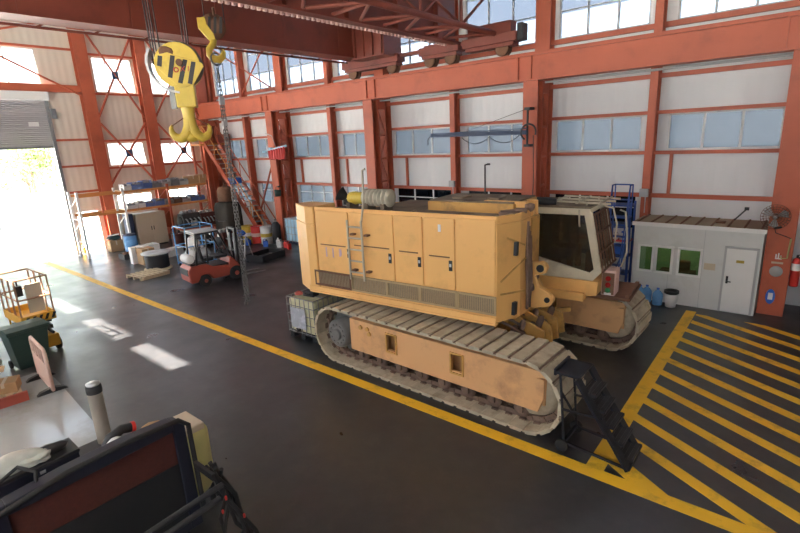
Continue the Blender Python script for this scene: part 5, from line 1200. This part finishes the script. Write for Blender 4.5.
for z in (0.18,0.42,0.65,0.88,1.1):
    for s in (-0.6,0.6): q.tube((-0.5,s,z),(0.5,s,z),0.011,6)
    for s in (-0.5,0.5): q.tube((s,-0.6,z),(s,0.6,z),0.011,6)
for y in (-0.25,0.25): q.tube((-0.5,y,1.11),(0.5,y,1.11),0.013,6)
q.build('cage','grey_steel',ib)
MB().bb(-0.36,0.20,-0.625,-0.612,0.3,0.85).build('label_plate','ibc_label',ib)
MB().lathe([(0.11,1.05),(0.11,1.1),(0,1.105)],(0.0,0.05,0),n=16).build('lid','grey_frame',ib)
q = MB(); q.tube((-0.1,-0.58,0.24),(-0.1,-0.68,0.24),0.04,10); q.bar((-0.15,-0.66,0.29),(-0.02,-0.66,0.29),0.03,0.02); q.build('outlet_valve','black',ib)
t = thing('plastic_case','black case lying on the tote beside the pink cloth','case',(-9.48,7.62,1.125),R(10)); MB().bb(-0.17,0.17,-0.12,0.12,0,0.14).build('case_body','black',t,0.02); MB().path([(-0.08,-0.12,0.08),(-0.06,-0.17,0.08),(0.06,-0.17,0.08),(0.08,-0.12,0.08)],0.012,6).build('handle','black',t)
t = thing('pink_cloth','small pink cloth on the front corner of the tote','cloth',(-9.82,7.5,1.12)); MB().blob((0,0,0.05),(0.14,0.1,0.06),4,0.3).build('cloth_body','fork_red',t)
t = thing('hose_pipe','grey hose coiled over the back of the tote','hose',(-9.5,8.15,1.125)); q = MB(); q.path([(0.3*math.cos(i*0.4)*(1-0.004*i),0.22*math.sin(i*0.4),0.025+0.0012*i) for i in range(44)],0.022,6); q.build('hose_coil','grey_steel',t)
t = thing('jerry_can','blue jerry can on the floor behind the tote under the excavator','can',(-8.75,8.62,0)); MB().bb(-0.13,0.13,-0.2,0.2,0.0,0.85).build('can_body','blue',t,0.03); q = MB(); q.path([(0,-0.12,0.85),(0,-0.1,0.92),(0,0.1,0.92),(0,0.12,0.85)],0.018,6); q.build('handle','blue',t)

# ---------------- scissor lift
sl = thing('scissor_lift','yellow scissor lift with hazard striped platform and tube rails behind the green bin','lift',(-15.12,2.98,0),R(3))
sl.scale = (0.78,0.95,1.0)
q = MB(); q.bb(-0.85,0.85,-0.36,0.36,0.14,0.46); q.bb(-0.6,0.6,-0.38,0.38,0.2,0.4); q.build('base','lift_yellow',sl,0.03)
for x in (-0.62,0.62):
    for y in (-0.34,0.34): wheel(sl,x,y,0.16,0.16,0.12,'black')
q = MB()
for y in (-0.26,0.26):
    for z in (0.48,0.66): q.bar((-0.75,y,z),(0.75,y,z+0.16),0.05,0.07); q.bar((-0.75,y,z+0.16),(0.75,y,z),0.05,0.07)
q.build('scissor_arm','black',sl)
q = MB(); q.bb(-0.86,0.86,-0.37,0.37,0.86,0.92); q.bb(0.84,0.87,-0.38,0.38,0.86,1.08); q.bb(-0.87,-0.84,-0.38,0.38,0.86,1.08); q.bb(-0.86,0.86,-0.385,-0.365,0.86,1.08); q.bb(-0.86,0.86,0.365,0.385,0.86,1.08); pf = q.build('platform','lift_yellow',sl,0.01)
q = MB()
for i in range(5): q.prism([(-0.34+i*0.15,0.9),(-0.27+i*0.15,0.9),(-0.20+i*0.15,1.04),(-0.27+i*0.15,1.04)],0.872,0.876,0,lambda a,b,c:(c,a,b))
for i in range(10): q.prism([(-0.8+i*0.17,0.9),(-0.72+i*0.17,0.9),(-0.65+i*0.17,1.04),(-0.73+i*0.17,1.04)],0.386,0.39,0,lambda a,b,c:(a,c,b))
q.build('hazard_stripe','black',pf)
q = MB()
for z in (1.5,2.0):
    q.tube((-0.84,-0.36,z),(0.84,-0.36,z),0.022,8); q.tube((-0.84,0.36,z),(0.84,0.36,z),0.022,8); q.tube((-0.84,-0.36,z),(-0.84,0.36,z),0.022,8)
q.tube((0.84,-0.36,2.0),(0.84,0.36,2.0),0.022,8); q.tube((0.84,-0.36,1.5),(0.84,0.36,1.5),0.022,8)
for x in (-0.84,-0.28,0.28,0.84):
    for y in (-0.36,0.36): q.tube((x,y,0.95),(x,y,2.0),0.022,8)
q.build('guard_rail','lift_rail',sl)
MB().bb(0.72,0.76,-0.14,0.22,1.12,1.85).build('notice_board','beige',sl)
q = MB(); q.bb(0.6,0.8,-0.34,-0.2,1.6,1.85); q.tube((0.7,-0.27,1.85),(0.7,-0.27,1.97),0.02,8); q.build('control_box','black',sl)
MB().bar((-0.84,-0.3,0.95),(-0.9,-0.3,0.3),0.04,0.04).build('entry_step','lift_yellow',sl)
# thin dark stand at the far left
t = thing('tube_stand','dark tubular stand beside the scissor lift','stand',(-16.3,1.95,0)); q = MB()
for y in (-0.3,0.3): q.tube((0,y,0.05),(0.1,y,1.5),0.025,8); q.tube((-0.3,y,0.03),(0.3,y,0.03),0.03,8)
q.tube((0.1,-0.3,1.5),(0.1,0.3,1.5),0.025,8); q.tube((0.05,-0.3,0.8),(0.05,0.3,0.8),0.025,8); q.build('frame','black',t); MB().bb(0.0,0.16,-0.2,0.2,0.5,0.85).build('control_box','black',t)
# wheelie bin
wbn = thing('wheelie_bin','dark green wheelie bin in front of the scissor lift','bin',(-13.95,2.55,0),R(4))
q = MB(); 
a, b = [(-0.26,-0.30),(0.26,-0.30),(0.26,0.30),(-0.26,0.30)], [(-0.33,-0.40),(0.33,-0.40),(0.33,0.40),(-0.33,0.40)]
q.add([(x,y,0.06) for x,y in a]+[(x,y,0.98) for x,y in b],[(3,2,1,0),(4,5,6,7)]+[(i,(i+1)%4,4+(i+1)%4,4+i) for i in range(4)]); q.bb(-0.35,0.35,-0.42,0.42,0.93,0.99); q.build('bin_body','bin_green',wbn,0.02)
q = MB(); q.prism([(-0.38,0.99),(0.37,0.99),(0.36,1.03),(0.1,1.07),(-0.3,1.05)],-0.43,0.43,0,T); q.tube((-0.4,-0.4,0.98),(-0.4,0.4,0.98),0.025,8); q.build('lid','bin_green',wbn,0.01)
for y in (-0.33,0.33): q = MB(); q.lathe([(0.03,-0.03),(0.1,-0.025),(0.1,0.025),(0.03,0.03)],(-0.26,y,0.10),(0,1,0),16); q.build('wheel','rubber',wbn)
# barrier panel
br = thing('plastic_barrier','faded pink plastic barrier panel with open slots standing behind the loaded pallet','barrier',(-12.35,2.42,0.04),R(-3))
q = MB(); q.path([(-0.62,0,0.08),(-0.62,0,0.9),(-0.55,0,0.98),(0.55,0,0.98),(0.62,0,0.9),(0.62,0,0.08),(-0.62,0,0.08)],0.035,8)
q.bb(-0.6,0.6,-0.02,0.02,0.12,0.58); q.bb(-0.6,0.6,-0.025,0.025,0.58,0.64)
for i in range(5): q.bb(-0.52+i*0.25,-0.47+i*0.25,-0.02,0.02,0.64,0.96)
q.build('panel','barrier',br)
for x in (-0.5,0.5): MB().prism([(-0.28,0.0),(0.28,0.0),(0.22,0.06),(0.05,0.1),(-0.05,0.1),(-0.22,0.06)],x-0.05,x+0.05,0,lambda a,b_,c:(c,a,b_)).build('foot','black',br)
# loaded pallet with cardboard
lp = thing('wooden_pallet','pallet with a red edge board carrying cardboard scraps','pallet',(-12.55,1.45,0.04),R(-4))
q = MB()
for i in range(7): q.bb(-0.6,0.6,-0.55+i*0.16,-0.44+i*0.16,0.12,0.145)
q.build('deck_board','wood',lp)
for x in (-0.54,0,0.54): MB().bb(x-0.05,x+0.05,-0.55,0.55,0.0,0.12).build('bearer','wood',lp)
MB().bb(0.6,0.66,-0.55,0.58,0.0,0.2).build('red_edge_board','fork_red',lp)
carton(-12.65,1.2,0.187,(0.6,0.7,0.3),'flat brown carton on the loaded pallet, farthest from the barrier','carton',0.3)
carton(-12.4,1.75,0.187,(0.4,0.45,0.22),'small brown carton on the loaded pallet beside the barrier','carton',-0.4)
t = thing('torn_cardboard','torn flaps of cardboard heaped over the cartons on the pallet','cardboard',(-12.6,1.35,0.50)); q = MB(); rnd = random.Random(5)
for i in range(9): q.box((rnd.uniform(-0.25,0.25),rnd.uniform(-0.4,0.4),0.04+0.03*i),(0.45,0.3,0.012),rot=Matrix.Rotation(rnd.uniform(-0.5,0.5),3,'X') @ Matrix.Rotation(rnd.uniform(0,3),3,'Z') @ Matrix.Rotation(rnd.uniform(-0.4,0.4),3,'Y'))
q.build('cardboard_flaps','carton',t)
t = thing('white_sack','white sack beside the wheelie bin','sack',(-13.75,1.65,0)); MB().blob((0,0,0.38),(0.3,0.34,0.4),11,0.15).build('sack_body','white',t); MB().lathe([(0.06,0.74),(0.1,0.84),(0.05,0.86)],n=8).build('tied_neck','white',t)

# ---------------- foreground machine
gm = thing('engine_unit','dark engine unit with a red brown radiator core and navy frame','engine',(-5.45,1.33,0))
# radiator stands across +x, leaning slightly back
q = MB()
def rad(yz): return [(y,z) for y,z in yz]
out_ = [(-0.95,0.35),(-0.95,1.68),(-0.9,1.76),(-0.3,1.83),(0.3,1.85),(0.82,1.82),(0.92,1.74),(0.93,0.35)]
TX = lambda a,b,c: (c-(b-0.35)*0.02,a,b)
inn = [(-0.80,0.5),(-0.80,1.62),(0.80,1.66),(0.80,0.5)]
q.prism([(-0.95,0.35),(-0.95,1.68),(-0.9,1.76),(-0.8,1.78),(-0.8,0.35)],-0.06,0.10,0,TX); q.prism([(0.79,0.35),(0.79,1.83),(0.86,1.81),(0.92,1.74),(0.93,0.35)],-0.06,0.10,0,TX); q.prism([(-0.8,1.66),(-0.8,1.78),(-0.3,1.83),(0.3,1.85),(0.79,1.83),(0.79,1.70)],-0.06,0.10,0,TX); q.prism([(-0.8,0.35),(-0.8,0.5),(0.79,0.5),(0.79,0.35)],-0.06,0.10,0,TX)
q.build('radiator_frame','navy',gm,0.01)
q = MB(); q.prism([(-0.8,1.25),(-0.8,1.67),(0.79,1.71),(0.79,1.25)],-0.04,0.04,0,TX); q.build('radiator_core','core',gm)
q = MB(); q.prism([(-0.8,0.5),(-0.8,1.25),(0.79,1.25),(0.79,0.5)],-0.04,0.05,0,TX); q.build('lower_shroud','black',gm)
q = MB(); q.path([(0.12,-0.93,1.72),(0.11,-0.3,1.84),(0.11,0.3,1.86),(0.11,0.84,1.84),(0.12,0.94,1.74),(0.14,0.95,0.6)],0.03,8); q.build('edge_seal','rubber',gm)
q = MB(); q.bb(-1.0,-0.1,-0.85,0.75,0.22,1.25); q.bb(-0.9,-0.2,-0.7,0.5,1.25,1.52); q.build('engine_body','black',gm,0.03)
q = MB(); q.bb(-1.2,0.15,-0.9,-0.7,0.04,0.22); q.bb(-1.2,0.15,0.6,0.8,0.04,0.22); q.build('skid_rail','black',gm)
q = MB(); q.lathe([(0.07,1.2),(0.078,1.55),(0.078,2.24),(0.08,2.25)],(-0.75,0.31,0),n=20); q.build('exhaust_stack','pipe',gm)
MB().lathe([(0.083,2.17),(0.086,2.2),(0.083,2.26),(0.06,2.27)],(-0.75,0.31,0),n=20).build('dark_collar','rubber',gm)
MB().lathe([(0,2.265),(0.07,2.267),(0.076,2.29),(0.0,2.30)],(-0.75,0.31,0),n=20).build('cap','pale_steel',gm)
q = MB()
for i in range(4): q.path([(-0.3-0.07*i,0.1,1.5),(-0.28-0.07*i,0.25,1.60),(-0.3-0.05*i,0.4,1.56),(-0.3-0.07*i,0.55,1.40)],0.025,6)
MB().path([(-0.45,-0.75,1.74),(-0.3,-0.6,1.9),(-0.1,-0.5,1.88),(0.02,-0.55,1.72)],0.02,6).build('looped_cable','rubber',gm)
q.build('hose','rubber',gm)
def rest(name,label,cat,x,y,z): return thing(name,label,cat,(x,y,z))
t = rest('tool_chest','long dark navy tool chest with a lid lying on the radiator engine','tool chest',-6.1,0.72,1.52); MB().bb(-0.17,0.17,-0.75,0.58,0,0.16).build('chest_body','navy',t,0.01); MB().bb(-0.18,0.18,-0.76,0.59,0.16,0.2).build('lid','black',t,0.008)
for i in range(3): MB().bb(0.17,0.185,-0.6+i*0.4,-0.55+i*0.4,0.10,0.13).build('clasp','grey_steel',t)
t = rest('cleaning_rag','crumpled pale rag lying on the tool chest','rag',-6.08,0.80,1.72); q = MB(); q.blob((0,0,0.07),(0.16,0.2,0.10),21,0.55,3); q.blob((0.08,0.12,0.05),(0.1,0.14,0.06),5,0.6,3); q.build('rag_cloth','rag',t)
t = rest('grease_gun','small black tool lying on the tool chest beside the rag','tool',-6.1,1.10,1.72); q = MB(); q.blob((0,0,0.05),(0.07,0.12,0.06),3,0.4); q.tube((0,-0.1,0.05),(0,-0.3,0.05),0.02,8); q.build('tool_body','black',t)
t = rest('white_filter','white round filter housing on the engine behind the radiator','filter',-5.75,1.62,1.52); MB().lathe([(0,0),(0.10,0),(0.11,0.05),(0.10,0.17),(0.06,0.21),(0,0.22)],n=20).build('housing','white',t); MB().lathe([(0.112,0.08),(0.112,0.11)],n=20).build('clamp','grey_steel',t)
t = rest('air_duct','curved black air duct with a red end on the engine near the exhaust stack','duct',-5.95,1.68,1.52); q = MB(); q.path([(0,-0.12,0.04),(0,-0.05,0.14),(0,0.08,0.19),(0,0.2,0.16)],0.06,10); q.build('duct','black',t); MB().lathe([(0.065,0),(0.065,0.04)],(0,0.18,0.165),(0,0.9,-0.2),14).build('red_clamp','red',t)
t = rest('beige_cover','rounded beige cover on the engine behind the radiator top','cover',-5.62,1.95,1.25); MB().blob((0.0,0.0,0.36),(0.10,0.2,0.22),8,0.1).build('cover_shell','carton',t)
# pale yellow tank beside the machine
t = thing('fuel_tank','pale yellow rounded tank standing beyond the red brown radiator','tank',(-6.2,2.50,0)); q = MB(); q.lathe([(0,0.30),(0.32,0.32),(0.36,0.4),(0.36,1.12),(0.32,1.2),(0,1.22)],n=26); q.build('tank_shell','drum_yellow',t); q = MB(); q.bb(-0.25,0.25,-0.25,0.25,1.2,1.30); q.build('filler_block','beige',t,0.02); q = MB()
for x in (-0.22,0.22):
    for y in (-0.22,0.22): q.bb(x-0.03,x+0.03,y-0.03,y+0.03,0,0.34)
q.build('leg','black',t)
# two dark tubes on a stand
t = thing('pipe_stand','dark stand holding two long black tubes beside the red brown radiator','stand',(-3.95,0.8,0)); q = MB()
q.tube((0,-1.6,1.66),(0,1.10,1.80),0.028,10); q.tube((0.08,-1.6,1.60),(0.08,1.02,1.74),0.028,10); q.build('long_tube','black',t)
q = MB()
for y in (-1.2,-0.3): q.bar((-0.35,y,0),(0,y,1.62),0.05,0.05); q.bar((0.4,y,0),(0.06,y,1.6),0.05,0.05); q.bb(-0.2,0.25,y-0.03,y+0.03,0.7,0.76)
q.build('trestle_leg','black',t)
t = thing('cable_bundle','tangle of dark hoses with red fittings hanging beside the red brown radiator','cable',(-4.95,2.32,0)); q = MB(); rnd = random.Random(2)
for i in range(8): q.path([(rnd.uniform(-0.2,0.2),-0.1+rnd.uniform(-0.1,0.1),1.35),(rnd.uniform(-0.1,0.3),0.0+rnd.uniform(0,0.15),0.9),(rnd.uniform(-0.2,0.4),0.05+rnd.uniform(0,0.2),0.45),(rnd.uniform(-0.2,0.5),rnd.uniform(-0.2,0.4),0.03)],0.025,6)
q.build('hose','rubber',t)
for i in range(6): MB().lathe([(0.012,0),(0.016,0.03),(0.012,0.05)],(rnd.uniform(-0.1,0.3),rnd.uniform(-0.05,0.2),rnd.uniform(0.3,1.0)),(0,0,1),8).build('red_fitting','red',t)
MB().bb(-0.2,0.2,-0.14,-0.1,1.28,1.36).build('hanger','black',t)

# ================================================================== light
W = bpy.data.worlds.new('world'); SC.world = W; W.use_nodes = True
nt = W.node_tree; bg = nt.nodes['Background']
tc = nt.nodes.new('ShaderNodeTexCoord'); sp_ = nt.nodes.new('ShaderNodeSeparateXYZ'); rp = nt.nodes.new('ShaderNodeValToRGB')
nt.links.new(tc.outputs['Generated'],sp_.inputs[0]); nt.links.new(sp_.outputs[2],rp.inputs[0]); nt.links.new(rp.outputs[0],bg.inputs['Color'])
rp.color_ramp.elements[0].position = 0.0; rp.color_ramp.elements[0].color = (0.95,0.97,1.0,1)
rp.color_ramp.elements[1].position = 0.7; rp.color_ramp.elements[1].color = (0.55,0.75,1.0,1)
bg.inputs['Strength'].default_value = 1.0
sun = bpy.data.lights.new('sun','SUN'); sun.energy = 20; sun.angle = R(0.6); sun.color = (1.0,0.93,0.80)
so_ = bpy.data.objects.new('sun',sun); COL.objects.link(so_)
so_.rotation_euler = Vector((0.15,0.9,-1.0)).to_track_quat('-Z','Y').to_euler()
vs = SC.view_settings
SC.display_settings.display_device = 'sRGB'
vs.view_transform = 'Standard'; vs.look = 'None'; vs.gamma = 1.0; vs.use_curve_mapping = False
vs.exposure = 2.28
SC.cycles.use_denoising = True
SC.cycles.max_bounces = 8; SC.cycles.diffuse_bounces = 5; SC.cycles.transparent_max_bounces = 12
SC.cycles.sample_clamp_indirect = 8
